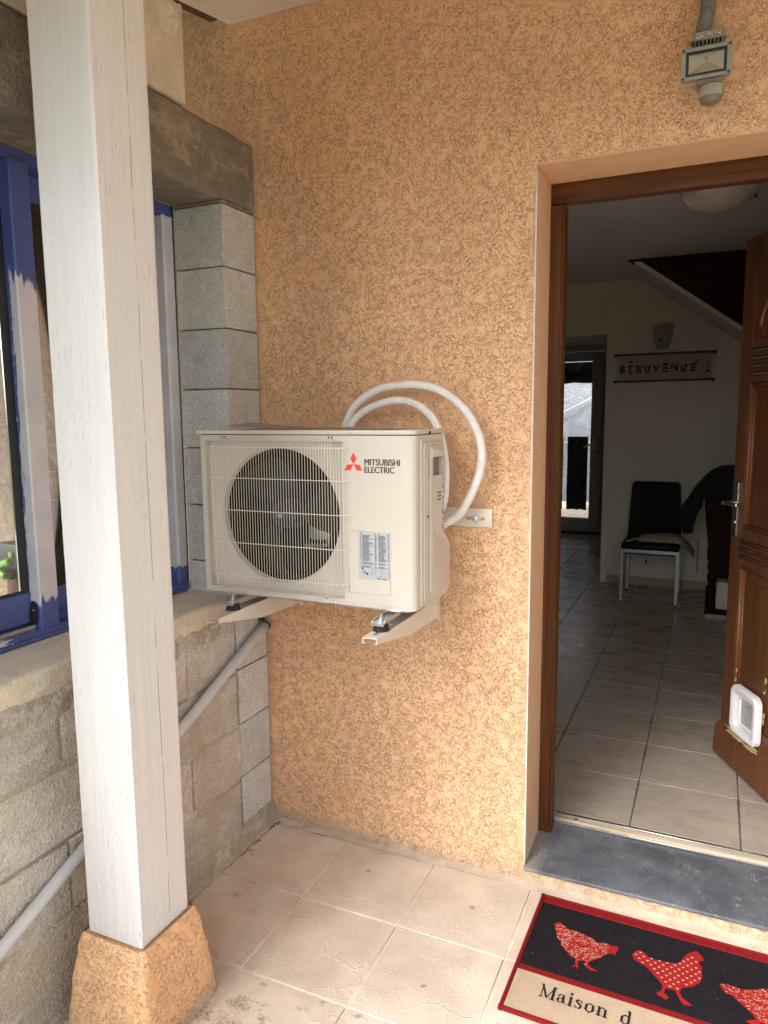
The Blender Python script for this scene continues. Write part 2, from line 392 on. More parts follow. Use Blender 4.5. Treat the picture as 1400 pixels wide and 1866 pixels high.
M['plush'] = plain('pale_fur', (.66, .60, .53), 1.0, var=.25, scale=60, bump=.008)
M['nickel'] = plain('satin_nickel', (.62, .59, .52), .3, 1.0, var=.04)
M['alu_grey'] = plain('grey_pvc_door', (.33, .34, .37), .45, var=.03)
M['black_film'] = plain('black_plastic_film', (.014, .015, .017), .25, var=.3, scale=12, bump=.012)
M['grey_tarp'] = plain('blue_grey_tarp', (.52, .58, .64), .5, var=.15, scale=4, bump=.02)
M['white_cloth'] = plain('white_tarp', (.78, .77, .76), .6, var=.05, scale=5)
M['pink_cloth'] = plain('pinkish_canopy', (.62, .46, .42), .7, var=.08, scale=5)
M['lamp_grey'] = plain('weathered_grey_alloy', (.30, .32, .285), .55, .25, var=.16, scale=40)
M['reflector'] = plain('bright_reflector', (.74, .70, .58), .38, .45, var=.03)
M['flap'] = plain('smoky_flap_plastic', (.36, .35, .36), .3, var=.06)
M['chip'] = plain('yellow_led_chip', (.72, .52, .12), .4)
M['tape'] = plain('grey_duct_tape', (.20, .20, .19), .38, .25, var=.25, scale=50, bump=.003)
M['sensor'] = plain('smoky_sensor_plastic', (.18, .16, .12), .35, var=.08)
M['sensor_lens'] = plain('milky_sensor_lens', (.34, .31, .25), .4, var=.05)
M['green'] = plain('lime_plastic', (.13, .32, .04), .4); M['redp'] = plain('red_plastic', (.55, .03, .035), .4)
M['black_plastic'] = plain('black_tool_plastic', (.025, .026, .028), .5, var=.2)
M['leaf'] = plain('green_leaves', (.07, .14, .03), .6, var=.5, scale=9)

def carpet(name, c1, c2, lint=0.0):
    n = NB(name); p = n.pos()
    f = n.noise(p, 420, 3, .7); g = n.noise(p, 18, 4, .6)
    c = n.mix(n.step(f, .3, .7), c1, c2)
    c = n.mix(n.step(g, .45, .75, 0, .3), c, tuple(x * .8 for x in c1))
    if lint:
        l = n.voro(n.vadd(n.map(p, (1, 2.2, 1)), n.noise(p, 90, 2, .5, col=True), .03), 62, 'F1')
        k = n.math('MULTIPLY', n.step(l, .05, .09, 1, 0), n.step(n.noise(p, 35, 3, .6), .47, .55))
        c = n.mix(n.math('MULTIPLY', k, lint), c, (.5, .46, .42))
    return n.set(c, 1.0, n.bump(f, .005), 0, .02)
M['mat_red'] = carpet('red_pile', (.22, .014, .016), (.31, .022, .024))
M['mat_black'] = carpet('black_pile', (.014, .0125, .015), (.032, .028, .033), .8)
M['mat_beige'] = carpet('beige_pile', (.52, .39, .27), (.70, .56, .42))
M['mat_hen'] = carpet('hen_red_pile', (.34, .020, .018), (.46, .032, .027))
M['mat_fleck'] = carpet('hen_fleck_pile', (.66, .42, .34), (.78, .58, .48))
M['mat_ink'] = carpet('letter_pile', (.018, .018, .03), (.035, .033, .05))

n = NB('garden_ground'); p = n.pos()
f = n.noise(p, .35, 5, .6); g = n.noise(p, 40, 4, .7)
sp = n.sep(p)
gr_ = n.mix(n.step(g, .3, .7), (.40, .375, .33), (.54, .51, .455))  # unseen pale gravel near the porch, added to bounce light upward
lw = n.mix(n.step(g, .3, .7), (.06, .085, .025), (.12, .16, .05))
dist_ = n.math('ADD', n.math('MULTIPLY', sp[1], -1.0), n.math('MULTIPLY', f, 3.0))
c = n.mix(n.step(dist_, 8.5, 9.2), gr_, lw)
M['ground'] = n.set(c, .95, n.bump(g, .02), 0, .2)

# ------------------------------------------------------------------ helpers: meshes and objects
def new(): return bmesh.new()
def box(bm, x0, x1, y0, y1, z0, z1, bev=0.0, seg=1):
    r = bmesh.ops.create_cube(bm, size=1.0)
    vs = r['verts']
    for v in vs:
        v.co = Vector((x0 + (v.co.x + .5) * (x1 - x0), y0 + (v.co.y + .5) * (y1 - y0), z0 + (v.co.z + .5) * (z1 - z0)))
    if bev:
        es = list({e for v in vs for e in v.link_edges})
        bmesh.ops.bevel(bm, geom=es, offset=bev, segments=seg, profile=.5, affect='EDGES')
    return bm
def prism(bm, pts, axis, a, b, bev=0.0, seg=1):
    """closed polygon pts in the plane across axis (0: (y,z), 1: (x,z), 2: (x,y)), from a to b along it"""
    def P(p, t):
        return Vector((t, p[0], p[1])) if axis == 0 else Vector((p[0], t, p[1])) if axis == 1 else Vector((p[0], p[1], t))
    lo = [bm.verts.new(P(p, a)) for p in pts]; hi = [bm.verts.new(P(p, b)) for p in pts]
    fs = [bm.faces.new(lo), bm.faces.new(hi)]
    k = len(pts)
    for i in range(k): fs.append(bm.faces.new((lo[i], lo[(i + 1) % k], hi[(i + 1) % k], hi[i])))
    bmesh.ops.recalc_face_normals(bm, faces=fs)
    if bev:
        es = list({e for f in fs for e in f.edges})
        bmesh.ops.bevel(bm, geom=es, offset=bev, segments=seg, profile=.5, affect='EDGES')
    return bm
def smoothpath(pts, k=6):
    pts = [Vector(p) for p in pts]; out = []
    for i in range(len(pts) - 1):
        p0 = pts[max(i - 1, 0)]; p1 = pts[i]; p2 = pts[i + 1]; p3 = pts[min(i + 2, len(pts) - 1)]
        for j in range(k):
            t = j / k; t2 = t * t; t3 = t2 * t
            out.append(.5 * ((2 * p1) + (-p0 + p2) * t + (2 * p0 - 5 * p1 + 4 * p2 - p3) * t2 + (-p0 + 3 * p1 - 3 * p2 + p3) * t3))
    out.append(pts[-1]); return out
def tube(bm, pts, r, seg=10, cap=True):
    pts = [Vector(p) for p in pts]; rings = []
    prev = None
    for i, p in enumerate(pts):
        t = (pts[min(i + 1, len(pts) - 1)] - pts[max(i - 1, 0)]).normalized()
        if prev is None:
            a = Vector((0, 0, 1)) if abs(t.z) < .9 else Vector((1, 0, 0))
            u = t.cross(a).normalized()
        else:
            u = (prev - t * prev.dot(t)).normalized()
        prev = u; v = t.cross(u)
        rr = r[i] if isinstance(r, (list, tuple)) else r
        rings.append([bm.verts.new(p + (u * math.cos(2 * PI * k / seg) + v * math.sin(2 * PI * k / seg)) * rr) for k in range(seg)])
    for A, B in zip(rings, rings[1:]):
        for k in range(seg): bm.faces.new((A[k], A[(k + 1) % seg], B[(k + 1) % seg], B[k])).smooth = True
    if cap:
        bm.faces.new(list(reversed(rings[0]))); bm.faces.new(rings[-1])
    return bm
def lathe(bm, prof, c, axis=2, seg=24, cap=True, a0=0, a1=2 * PI):
    """prof: list of (radius, along) revolved about an axis through c"""
    full = abs(a1 - a0 - 2 * PI) < 1e-6; rings = []
    kk = seg if full else seg + 1
    for r, h in prof:
        ring = []
        for k in range(kk):
            a = a0 + (a1 - a0) * k / seg; x, y = r * math.cos(a), r * math.sin(a)
            d = (h, x, y) if axis == 0 else (x, h, y) if axis == 1 else (x, y, h)
            ring.append(bm.verts.new(Vector(c) + Vector(d)))
        rings.append(ring)
    for A, B in zip(rings, rings[1:]):
        for k in range(kk if full else kk - 1):
            bm.faces.new((A[k], A[(k + 1) % kk], B[(k + 1) % kk], B[k])).smooth = True
    if cap and full:
        for R_ in (rings[0], rings[-1]):
            try: bm.faces.new(R_)
            except ValueError: pass
    bmesh.ops.recalc_face_normals(bm, faces=bm.faces)
    return bm
def grid(bm, nu, nv, fn):
    vs = [[bm.verts.new(fn(i / nu, j / nv)) for j in range(nv + 1)] for i in range(nu + 1)]
    for i in range(nu):
        for j in range(nv):
            bm.faces.new((vs[i][j], vs[i + 1][j], vs[i + 1][j + 1], vs[i][j + 1])).smooth = True
    return bm
def shade(bm, ang=40):
    for f in bm.faces: f.smooth = True
    for e in bm.edges:
        if len(e.link_faces) == 2 and e.calc_face_angle(0) > math.radians(ang): e.smooth = False
        elif len(e.link_faces) != 2: e.smooth = False
WL = {}
def wl(o): return WL.get(o.name, Vector((0, 0, 0)))
def tag(o, label=None, cat=None, group=None, kind=None):
    if label: o['label'] = label
    if cat: o['category'] = cat
    if group: o['group'] = group
    if kind: o['kind'] = kind
    return o
def obj(name, bm, mat, parent=None, label=None, cat=None, group=None, kind=None, origin=None, local=False, ang=40):
    """one mesh object; the bmesh is in world coordinates (or in the parent's own when local)"""
    shade(bm, ang)
    off = Vector(origin) if origin is not None else (wl(parent) if parent else Vector((0, 0, 0)))
    if not local: bm.transform(Matrix.Translation(-off))
    me = bpy.data.meshes.new(name); bm.to_mesh(me); bm.free()
    me.materials.append(M[mat] if isinstance(mat, str) else mat)
    o = bpy.data.objects.new(name, me); C.objects.link(o)
    if not local:
        o.location = off - (wl(parent) if parent else Vector((0, 0, 0)))
    WL[o.name] = off
    if parent: o.parent = parent
    return tag(o, label, cat, group, kind)
def thing(name, label, cat, loc=(0, 0, 0), group=None, kind=None, rot=None):
    o = bpy.data.objects.new(name, None); C.objects.link(o); o.location = loc; o.empty_display_size = .1
    if rot: o.rotation_euler = rot
    WL[o.name] = Vector(loc)
    return tag(o, label, cat, group, kind)
def inst(name, src, loc, parent):
    """another object on the same mesh, at world loc"""
    o = bpy.data.objects.new(name, src.data); C.objects.link(o); o.parent = parent
    o.location = Vector(loc) - wl(parent); WL[o.name] = Vector(loc)
    return o
def text_bm(s, size, bold=0.0, xs=1.0):
    cu = bpy.data.curves.new('t', 'FONT'); cu.body = s; cu.size = size; cu.offset = bold; cu.resolution_u = 4
    o = bpy.data.objects.new('t', cu); C.objects.link(o)
    dg = bpy.context.evaluated_depsgraph_get()
    me = bpy.data.meshes.new_from_object(o.evaluated_get(dg))
    bm = bmesh.new(); bm.from_mesh(me)
    bpy.data.objects.remove(o); bpy.data.curves.remove(cu); bpy.data.meshes.remove(me)
    if bm.verts:
        x0 = min(v.co.x for v in bm.verts); y0 = min(v.co.y for v in bm.verts)
        for v in bm.verts: v.co.x = (v.co.x - x0) * xs; v.co.y -= y0
    return bm
def fit(bm, x0, x1, z0, z1, f):
    """stretch flat text (x,y) into the box and map it with f(x,z)"""
    mx = max(v.co.x for v in bm.verts); my = max(v.co.y for v in bm.verts)
    for v in bm.verts: v.co = f(x0 + v.co.x / mx * (x1 - x0), z0 + v.co.y / my * (z1 - z0))
    return bm
def flat(bm, pts):
    f = bm.faces.new([bm.verts.new(Vector(p)) for p in pts]); return f
def nz(x, y, z, s): return mnoise.noise(Vector((x * s, y * s, z * s)))

# ================================================================== SETTING
bm = new()
box(bm, -150, 150, -150, 150, -.9, -.12)
obj('ground', bm, 'ground', kind='structure')

# ---- porch floor: slab, grout bed and tiles laid one by one
T = .3375; GX = .347; GY = -.030
bm = new(); box(bm, .0, 3.4, -2.35, .0, -.118, -.0035)
porch_floor = obj('porch_floor', bm, 'grout', kind='structure')
bm = new(); box(bm, 0, T - .0055, 0, T - .0055, -.012, .0, .0022)
tile0 = None
for i in range(-1, 9):
    for j in range(7):
        x = GX + i * T + .003; y = GY - (j + 1) * T + .003
        if i == -1:
            continue
        if tile0 is None:
            tile0 = obj('tile', bm, 'tile', porch_floor, origin=(0, 0, 0)); src = tile0
            tile0.location = (x, y, 0)
        else:
            o = inst('tile', src, (x, y, 0), porch_floor)
            o.location.z = random.uniform(-.0008, .0008); o.rotation_euler = (random.uniform(-.002, .002), random.uniform(-.002, .002), 0)
bm = new(); box(bm, 0, GX - .0055, 0, T - .0055, -.012, .0, .0022)
for j in range(7):
    y = GY - (j + 1) * T + .003
    if j == 0:
        cut = obj('tile', bm, 'tile', porch_floor, origin=(0, 0, 0)); cut.location = (.003, y, 0)
    else: inst('tile', cut, (.003, y, 0), porch_floor)
# mortar line between the tiles and the orange wall
bm = new()
grid(bm, 90, 3, lambda u, v: Vector((.0 + u * 2.9, -.027 + v * .0285 + .005 * nz(u * 2.9, 0, 8, 14) * (v < .4), -.0015 + v * .008 + .0035 * nz(u * 2.9, v * .04, 0, 30) * (v > .1) + (.004 * max(0, nz(u * 2.9, 0, 4, 9))) * v)))
obj('grout_line', bm, 'dirty_grout', porch_floor)

# ---- orange house wall, with the door opening cut through it
DX0, DX1, DZ = .990, 2.005, 2.277
wall = thing('house_wall', 'orange roughcast front wall of the house around the open doorway', 'wall', (0, 0, 0))
def plate(name, x0, x1, z0, z1, mat='roughcast', y0=0.0, y1=.20):
    b = new(); box(b, x0, x1, y0, y1, z0, z1); return b
bm = new()
pts_out = [(-3.6, -.1), (3.8, -.1), (3.8, 3.3), (-3.6, 3.3)]
# one skin with the opening: front, built from quads round the hole, then thickened
def wall_skin(bm, x0, x1, z0, z1, hx0, hx1, hz0, hz1, ya, yb):
    xs = [x0, hx0, hx1, x1]; zs = [z0, hz0, hz1, z1]
    for y, flip in ((ya, False), (yb, True)):
        V = [[bm.verts.new((x, y, z)) for z in zs] for x in xs]
        for i in range(3):
            for j in range(3):
                if i == 1 and j == 1: continue
                q = (V[i][j], V[i + 1][j], V[i + 1][j + 1], V[i][j + 1])
                bm.faces.new(q if not flip else q[::-1])
wall_skin(bm, -.30, 3.8, -.11, 3.3, DX0, DX1, .052, DZ, 0, .20)
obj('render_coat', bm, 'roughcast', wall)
bm = new(); wall_skin(bm, -3.6, -.305, -.11, 3.3, -3.5, -3.45, .2, .3, 0, .2)
obj('veranda_render', bm, 'beige_roughcast', wall)
bm = new()
box(bm, DX0 - .03, DX0, .0025, .206, .04, DZ + .03)
obj('door_reveal', bm, 'smooth_render', wall)
bm = new(); box(bm, DX1, DX1 + .03, .0025, .206, .04, DZ + .03); obj('door_reveal', bm, 'smooth_render', wall)
bm = new(); box(bm, DX0, DX1, .0025, .206, DZ, DZ + .03); obj('door_reveal', bm, 'smooth_render', wall)
bm = new(); tube(bm, [(DX0 - .0005, -.0005 + .0008 * nz(0, 0, z_ * .1, 3), .056 + z_ * (DZ - .06) / 40) for z_ in range(41)], .0028, 6)
obj('corner_bead', bm, 'corner_bead', wall)
bm = new(); tube(bm, [(DX0 + z_ * (DX1 - DX0) / 20, .0005, DZ) for z_ in range(21)], .0015, 6)
obj('corner_bead', bm, 'smooth_render', wall)

# ---- slate door step and threshold
step = thing('door_step', 'dark blue grey slate slab under the open doorway with pale scratches', 'door step', (1.0, .1, .06))
bm = new(); prism(bm, [(-.014, .048), (.30, .066), (.30, .078), (-.010, .060), (-.014, .056)], 0, DX0 - .002, DX1 + .002, .0015)
obj('slab', bm, 'slate', step)
bm = new(); prism(bm, [(.274, .079), (.318, .079), (.318, .094), (.279, .094), (.274, .090)], 0, 1.0235, 1.972, .001)
obj('threshold_strip', bm, 'threshold', step)
bm = new(); box(bm, 1.036, 1.96, .302, .314, .0945, .0985, .001); obj('metal_strip', bm, 'aluminium', step)
bm = new(); box(bm, 1.04, 1.97, .2695, .2730, .079, .0855, .0008); obj('metal_strip', bm, 'aluminium', step)
bm = new(); lathe(bm, [(.0055, 0), (.0045, .003), (.001, .0045)], (1.108, .289, .0942), 2, 10); obj('screw', bm, 'gasket', step)

# ---- block wall of the veranda
bw = thing('block_wall', 'bare grey concrete block veranda wall with cement lintel and sill beside the air conditioner', 'wall', (0, 0, 0))
random.seed(3)
def block(y0, y1, z0, z1, mat, dx=0.0, x0=-.2):
    b = new(); g = .0022
    box(b, x0, dx, y0 + g, y1 - g, z0 + g, z1 - g, .0032 if mat == 'old_block' else .002)
    return obj('block', b, mat, bw, origin=(x0, y0, z0))
# end column of square blocks against the house
zrow = [.046, .256, .4575, .6595, .846, 1.046, 1.246, 1.446, 1.646, 1.846, 2.046, 2.2465]
for a, b_ in zip(zrow, zrow[1:]):
    block(-.193, -.004, a, b_, 'new_block', random.uniform(-.0015, .0015), -.2 + random.uniform(0, .003))
# older bonded blocks below the sill
rows = [(.046, .252, [-.70, -1.2, -1.7, -2.2]), (.252, .454, [-.46, -.96, -1.46, -1.96]), (.454, .655, [-.70, -1.2, -1.7, -2.2]), (.655, .866, [-.46, -.96, -1.46, -1.96])]
for z0, z1, js in rows:
    ys = [-.1985] + js + [-2.45]
    for a, b_ in zip(ys, ys[1:]):
        block(b_ + .003, a - .003, z0 + .003, z1 - .003, 'old_block', random.uniform(-.003, .002))
bm = new(); box(bm, -.19, -.0075, -2.45, -.1965, -.1, .87)
obj('mortar_bed', bm, 'mortar', bw)
bm = new(); box(bm, -.185, -.0085, -.186, -.0015, .04, 2.25); obj('mortar_bed', bm, 'dark_grout', bw)
# wiped mortar: raised smears over joints
def smear(z0, z1, y0, y1, amp, seed, thr=.0, f=26):
    b = new()
    def fn(u, v):
        y = y0 + u * (y1 - y0); z = z0 + v * (z1 - z0)
        e = math.sin(PI * v) * min(1, 6 * u, 6 * (1 - u))
        h = nz(y, z, seed, f) * .7 + nz(y, z, seed + 3, f * 2.6) * .4
        return Vector((-.006 + e * (.0055 + amp * max(thr, h + .25)), y, z + .008 * nz(y, 0, seed, 14)))
    grid(b, max(6, int(abs(y1 - y0) / .008)), max(5, int((z1 - z0) / .007)), fn)
    return obj('mortar_smear', b, 'mortar', bw)
smear(.790, .876, -2.3, -.19, .018, 1.5, -.15)
smear(.640, .675, -2.2, -.58, .006, 5.1, -.2)
smear(.435, .470, -.70, -.215, .008, 2.2)
smear(.236, .275, -.75, -.205, .008, 3.2)
smear(.232, .268, -2.2, -.9, .006, 7.7)
b = new()
grid(b, 12, 34, lambda u, v: Vector((-.006 + math.sin(PI * u) * min(1, 8 * v, 8 * (1 - v)) * (.009 + .005 * nz(0, u * .03, v * .2, 40)), -.215 + u * .034, .252 + v * .205)))
obj('mortar_smear', b, 'mortar', bw)
# cement skirting fillet at the floor, ragged
b = new()
def fil(u, v):
    y = -2.3 + u * 2.297; prof = [(0.0, .075), (.006, .068), (.011, .045), (.016, .026), (.017, .020), (.026, .015), (.030, -.002)]
    k = v * (len(prof) - 1); i = min(int(k), len(prof) - 2); t = k - i
    x = prof[i][0] * (1 - t) + prof[i + 1][0] * t; z = prof[i][1] * (1 - t) + prof[i + 1][1] * t
    sc = 1 + .25 * nz(y, 0, 1, 6)
    return Vector((x * sc + .004 * nz(y, v, 2, 24) * (v > .05), y, z * sc + .005 * nz(y, v, 5, 30) * (v < .95)))
grid(b, 260, 12, fil)
obj('mortar_skirting', b, 'mortar', bw)
b = new()
grid(b, 260, 1, lambda u, v: Vector((.0265 + .010 * nz(u * 2.3, 0, 3, 7) * .5 + .005 * nz(u * 2.3, 0, 1, 24) + v * max(.0012, .0035 + .004 * nz(u * 2.3, 0, 6, 11)), -2.3 + u * 2.296, .0012)))
obj('open_joint', b, 'dark_grout', bw)
# debris in the corner
b = new()
for k in range(110):
    y = -.012 - abs(random.gauss(0, .11)); x = .027 + abs(random.gauss(0, .008)) + max(0, .02 + y * .3) * random.random(); s = random.uniform(.0008, .0028)
    box(b, x, x + s, y, y + s * random.uniform(.7, 3), -.001, s * .8)
obj('debris', b, 'crumbs', None, kind='stuff', label='dark crumbs of dirt in the floor corner', cat='dirt')
# sill and lintel
b = new()
def sillfn(u, v):
    y = -2.45 + u * 2.255
    prof = [(-.30, .936), (-.12, .935), (-.03, .934), (-.004, .932), (.0015, .924), (.0005, .905), (-.001, .880), (-.004, .862)]
    k = v * 7; i = min(int(k), 6); t = k - i
    x = prof[i][0] * (1 - t) + prof[i + 1][0] * t; z = prof[i][1] * (1 - t) + prof[i + 1][1] * t
    return Vector((x + (.003 * nz(y, z, 3, 14) + (.006 * nz(y, z, 9, 38) if v > .72 else 0)) * (v > .35), y, z + .0022 * nz(y, x, 7, 18) + (.010 * nz(y, 0, 12, 16) if v > .97 else 0)))
grid(b, 150, 28, sillfn)
obj('sill', b, 'sill', bw)
b = new(); box(b, -.30, -.008, -2.45, -.1955, .862, .930); obj('sill_core', b, 'sill', bw)
b = new()
def lin(u, v):
    y = -2.45 + u * 2.447
    prof = [(-.2, 2.2580), (-.1, 2.2575), (-.006, 2.2565), (.0, 2.262), (.001, 2.33), (.0, 2.405), (.0, 2.45), (-.002, 2.472), (-.010, 2.482), (-.2, 2.482)]
    k = v * 9; i = min(int(k), 8); t = k - i
    x = prof[i][0] * (1 - t) + prof[i + 1][0] * t; z = prof[i][1] * (1 - t) + prof[i + 1][1] * t
    return Vector((x + .0035 * nz(y, z, 11, 9) * (.1 < v < .9), y, z + .003 * nz(y, x, 17, 10)))
grid(b, 150, 30, lin)
obj('lintel', b, 'lintel', bw)
b = new(); box(b, -.2, -.008, -2.45, -.003, 2.266, 2.478); obj('lintel_core', b, 'lintel', bw)
b = new(); box(b, -.196, .0005, -.192, -.004, 2.2472, 2.2558, .001); obj('mortar_bed', b, 'lintel', bw)

# ---- cream timber lying on the lintel, dark rafters behind
cb = thing('timber_beam', 'cream painted timber lying on top of the cement lintel', 'beam', (0, -.9, 2.48))
b = new(); box(b, -.14, -.002, -2.4, -.345, 2.487, 2.765, .004); obj('timber', b, 'cream_paint', cb)
b = new()
grid(b, 22, 20, lambda u, v: Vector((-.002 + .012 * math.sin(PI * u) * math.sin(PI * v) * (1 + .9 * nz(u, v, 3, 6)), -.435 + u * .088 - .012 * (1 - v), 2.662 + .10 * v + .010 * nz(u, 0, 1, 5))))
obj('plaster_lump', b, 'cream_paint', cb)

# ---- porch roof: sloping cream lining, rafter, beam and covering
roof = thing('porch_roof', 'sloping porch ceiling of cream boards above the orange wall', 'roof', (1.5, 0, 2.88))
SL = .178
def slope(x0, x1, y0, y1, z, th, bev=.0):
    b = new()
    prism(b, [(y0, z + y0 * SL), (y1, z + y1 * SL), (y1, z + th + y1 * SL), (y0, z + th + y0 * SL)], 0, x0, x1, bev)
    return b
for k in range(6):
    x0 = -.075 + k * .42
    obj('ceiling_board', slope(x0, x0 + .4185, -1.62, -.004, 2.879, .022, .0015), 'soffit', roof)
obj('edge_board', slope(-.0785, 2.46, -1.66, -1.621, 2.83, .14, .002), 'soffit', roof)
obj('rafter', slope(-.155, -.081, -1.7, -.004, 2.905, .1, .002), 'dark_timber', roof)
obj('rafter', slope(-.36, -.28, -1.7, -.30, 2.86, .14, .002), 'dark_timber', roof)
obj('roof_covering', slope(-3.4, 2.47, -1.72, -.003, 3.02, .05), 'dark_timber', roof)
b = new(); box(b, -.20, 2.44, -1.03, -.86, 2.652, 2.70); obj('beam', b, 'cream_paint', roof)

# ---- post on its tapered base
px, py, pw = .2825, -1.0105, .175
post = thing('porch_post', 'white painted square timber post on a flared orange base', 'post', (px - pw / 2, py + pw / 2, 0))
b = new()
def pst(u, v):
    z = .262 + u * 2.393; a = v * 4; s_ = int(a) % 4; t = a - int(a)
    r_ = .004
    cs = [(r_, 0, pw - r_, 0), (pw, r_, pw, pw - r_), (pw - r_, pw, r_, pw), (0, pw - r_, 0, r_)]
    x0_, y0_, x1_, y1_ = cs[s_]; x = x0_ + (x1_ - x0_) * t; y = y0_ + (y1_ - y0_) * t
    e = .0009 * nz(0, z, s_ * 5, 1.7) + .0007 * nz(x * 2, z, s_, 9) + .0006 * nz(x, z, y, 45)
    if min(t, 1 - t) < .02:
        e -= .0030 * max(0, nz(z, s_, 2, 7) - .30) + .0035 * max(0, nz(z, s_, 9, 28) - .42)
    nx, ny = ((0, -1), (1, 0), (0, 1), (-1, 0))[s_]
    return Vector((px - pw + x + nx * e, py + y + ny * e, z))
def pst2(u, v):
    # edges sampled densely, faces coarsely
    k = v * 32; q_ = int(k) // 8; f_ = (k - q_ * 8) / 8 if q_ < 4 else 0
    t = (0, .012, .05, .25, .5, .75, .95, .988, 1)[min(int(round(f_ * 8)), 8)]
    return pst(u, (q_ + min(t, .9999)) / 4 if q_ < 4 else 0.0)
grid(b, 420, 32, pst2)
bmesh.ops.remove_doubles(b, verts=b.verts, dist=.00005)
bmesh.ops.recalc_face_normals(b, faces=b.faces)
pt = obj('timber_post', b, 'post_paint', post, origin=(px - pw, py, .26))
b = new()
def pbase(u, v):
    a = u * 4; s_ = int(a) % 4; t = a - int(a)
    grow = [( .012, .262), (.016, .256), (.0225, .235), (.034, .16), (.046, .06), (.052, .0), (.052, -.05)]
    k = v * 6; i = min(int(k), 5); tt = k - i
    g = grow[i][0] * (1 - tt) + grow[i + 1][0] * tt; z = grow[i][1] * (1 - tt) + grow[i + 1][1] * tt
    cs = [(-g, -g), (pw + g, -g), (pw + g, pw + g), (-g, pw + g)]
    p, q = cs[s_], cs[(s_ + 1) % 4]
    # round the arrises
    r_ = .06; tx = t
    x = p[0] * (1 - tx) + q[0] * tx; y = p[1] * (1 - tx) + q[1] * tx
    cx, cy_ = pw / 2, pw / 2
    rr = 1 - .045 * (max(0, abs(2 * t - 1) - .75) / .25) ** 2
    x = cx + (x - cx) * rr; y = cy_ + (y - cy_) * rr
    wob = .0022 * nz(x, y, z, 16) + .0016 * nz(x, y, z, 60)
    return Vector((px - pw + x + wob * (1 if x > cx else -1), py + y + wob * (1 if y > cy_ else -1), z))
grid(b, 160, 40, pbase)
bmesh.ops.remove_doubles(b, verts=b.verts, dist=.0004)
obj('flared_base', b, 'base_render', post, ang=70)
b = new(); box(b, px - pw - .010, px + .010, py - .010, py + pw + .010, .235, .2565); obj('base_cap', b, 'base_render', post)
b = new(); box(b, px - pw + .006, px - .006, py + .006, py + pw - .006, .2565, .263); obj('shadow_gap_pad', b, 'gasket', post)

# ---- conduit up the block wall
cp = thing('conduit_pipe', 'pale grey plastic pipe running slantwise up the block wall', 'pipe', (.02, -.5, .6))
A_, B_ = Vector((.022, -.030, .796)), Vector((.022, -1.75, .083))
b = new(); tube(b, [A_ + (B_ - A_) * (k / 24) + Vector((0, 0, -.006 * math.sin(PI * k / 24))) for k in range(25)], .0168, 16)
obj('tube', b, 'pvc', cp)
b = new()
dv = (B_ - A_).normalized(); nv = Vector((1, 0, 0)); uv_ = dv.cross(nv)
cc = A_ + dv * .016
tube(b, [cc + (nv * math.cos(t) + uv_ * math.sin(t)) * .0188 for t in [(-120 + 20 * k) * PI / 180 for k in range(13)]], .003, 8)
box(b, -.001, .016, cc.y - .012, cc.y + .006, cc.z + .016, cc.z + .032, .002)
obj('clip', b, 'rubber', cp)

# ================================================================== BLUE WINDOW
win = thing('sliding_window', 'blue sliding window with peeling paint above the cement sill', 'window', (-.23, -.9, .94))
b = new()
box(b, -.300, -.190, -2.3, -.2, .940, .951, .001)
box(b, -.205, -.190, -2.3, -.2, .9515, .968, .0012)
box(b, -.2445, -.236, -2.3, -.2, .9515, .985, .0012)
obj('track', b, 'blue_rail', win)
b = new(); box(b, -.214, -.207, -2.3, -.84, .9515, .982, .001); obj('track_runner', b, 'aluminium', win)
b = new(); box(b, -.300, -.200, -2.3, -.2, 2.222, 2.254, .001); obj('frame_head', b, 'blue', win)
b = new(); prism(b, [(-.300, -.1948), (-.300, -.243), (-.206, -.243), (-.200, -.237), (-.200, -.1948)], 2, .9515, 2.222)
obj('jamb', b, 'blue_jamb', win)
b = new(); box(b, -.296, -.206, -2.3, -.196, 2.2545, 2.2575); box(b, -.296, -.204, -.1945, -.1885, .94, 2.2575); tube(b, [(-.1995, -.1958, .95), (-.1995, -.1958, 2.256)], .0028, 6); obj('gap_filler', b, 'gasket', win)  # added dark filler, stops light leaking round the frame
# nearer sash
sa = thing('sash', None, None, (-.22, -1.4, 1.0)); sa.parent = win; sa.location = Vector((-.22, -1.4, 1.0)) - wl(win); WL[sa.name] = Vector((-.22, -1.4, 1.0))
b = new(); prism(b, [(-.238, -.836), (-.193, -.836), (-.189, -.832), (-.189, -.776), (-.193, -.772), (-.238, -.772)], 2, .968, 2.22)
obj('stile', b, 'blue_stile', sa)
b = new(); box(b, -.238, -.225, -2.25, -.8365, .985, 1.072, .002); obj('bottom_rail', b, 'blue', sa)
b = new(); box(b, -.238, -.225, -2.25, -.8365, 2.135, 2.22, .002); obj('top_rail', b, 'blue', sa)
b = new(); box(b, -.2365, -.2275, -.8635, -.837, 1.0725, 2.1345, .001); box(b, -.2365, -.2275, -2.2, -.8638, 1.0725, 1.080, .001); obj('gasket', b, 'gasket', sa)
b = new(); box(b, -.234, -.230, -2.2, -.8636, 1.0805, 2.1345); obj('pane', b, 'glass', sa)
for zz in (.998, 2.178):
    b = new(); lathe(b, [(.0215, 0), (.0215, .0045), (.019, .005)], (-.229, 0, 0), 0, 20)
    for v in b.verts: v.co.z = v.co.z * 1.75 + zz; v.co.y = v.co.y * .62 - .8375 + .004
    b2 = b; obj('notch_cap', b2, 'gasket', sa)
    b = new()
    lathe(b, [(.010, 0), (.010, .003), (.008, .0035)], (-.205, 0, 0), 0, 16)
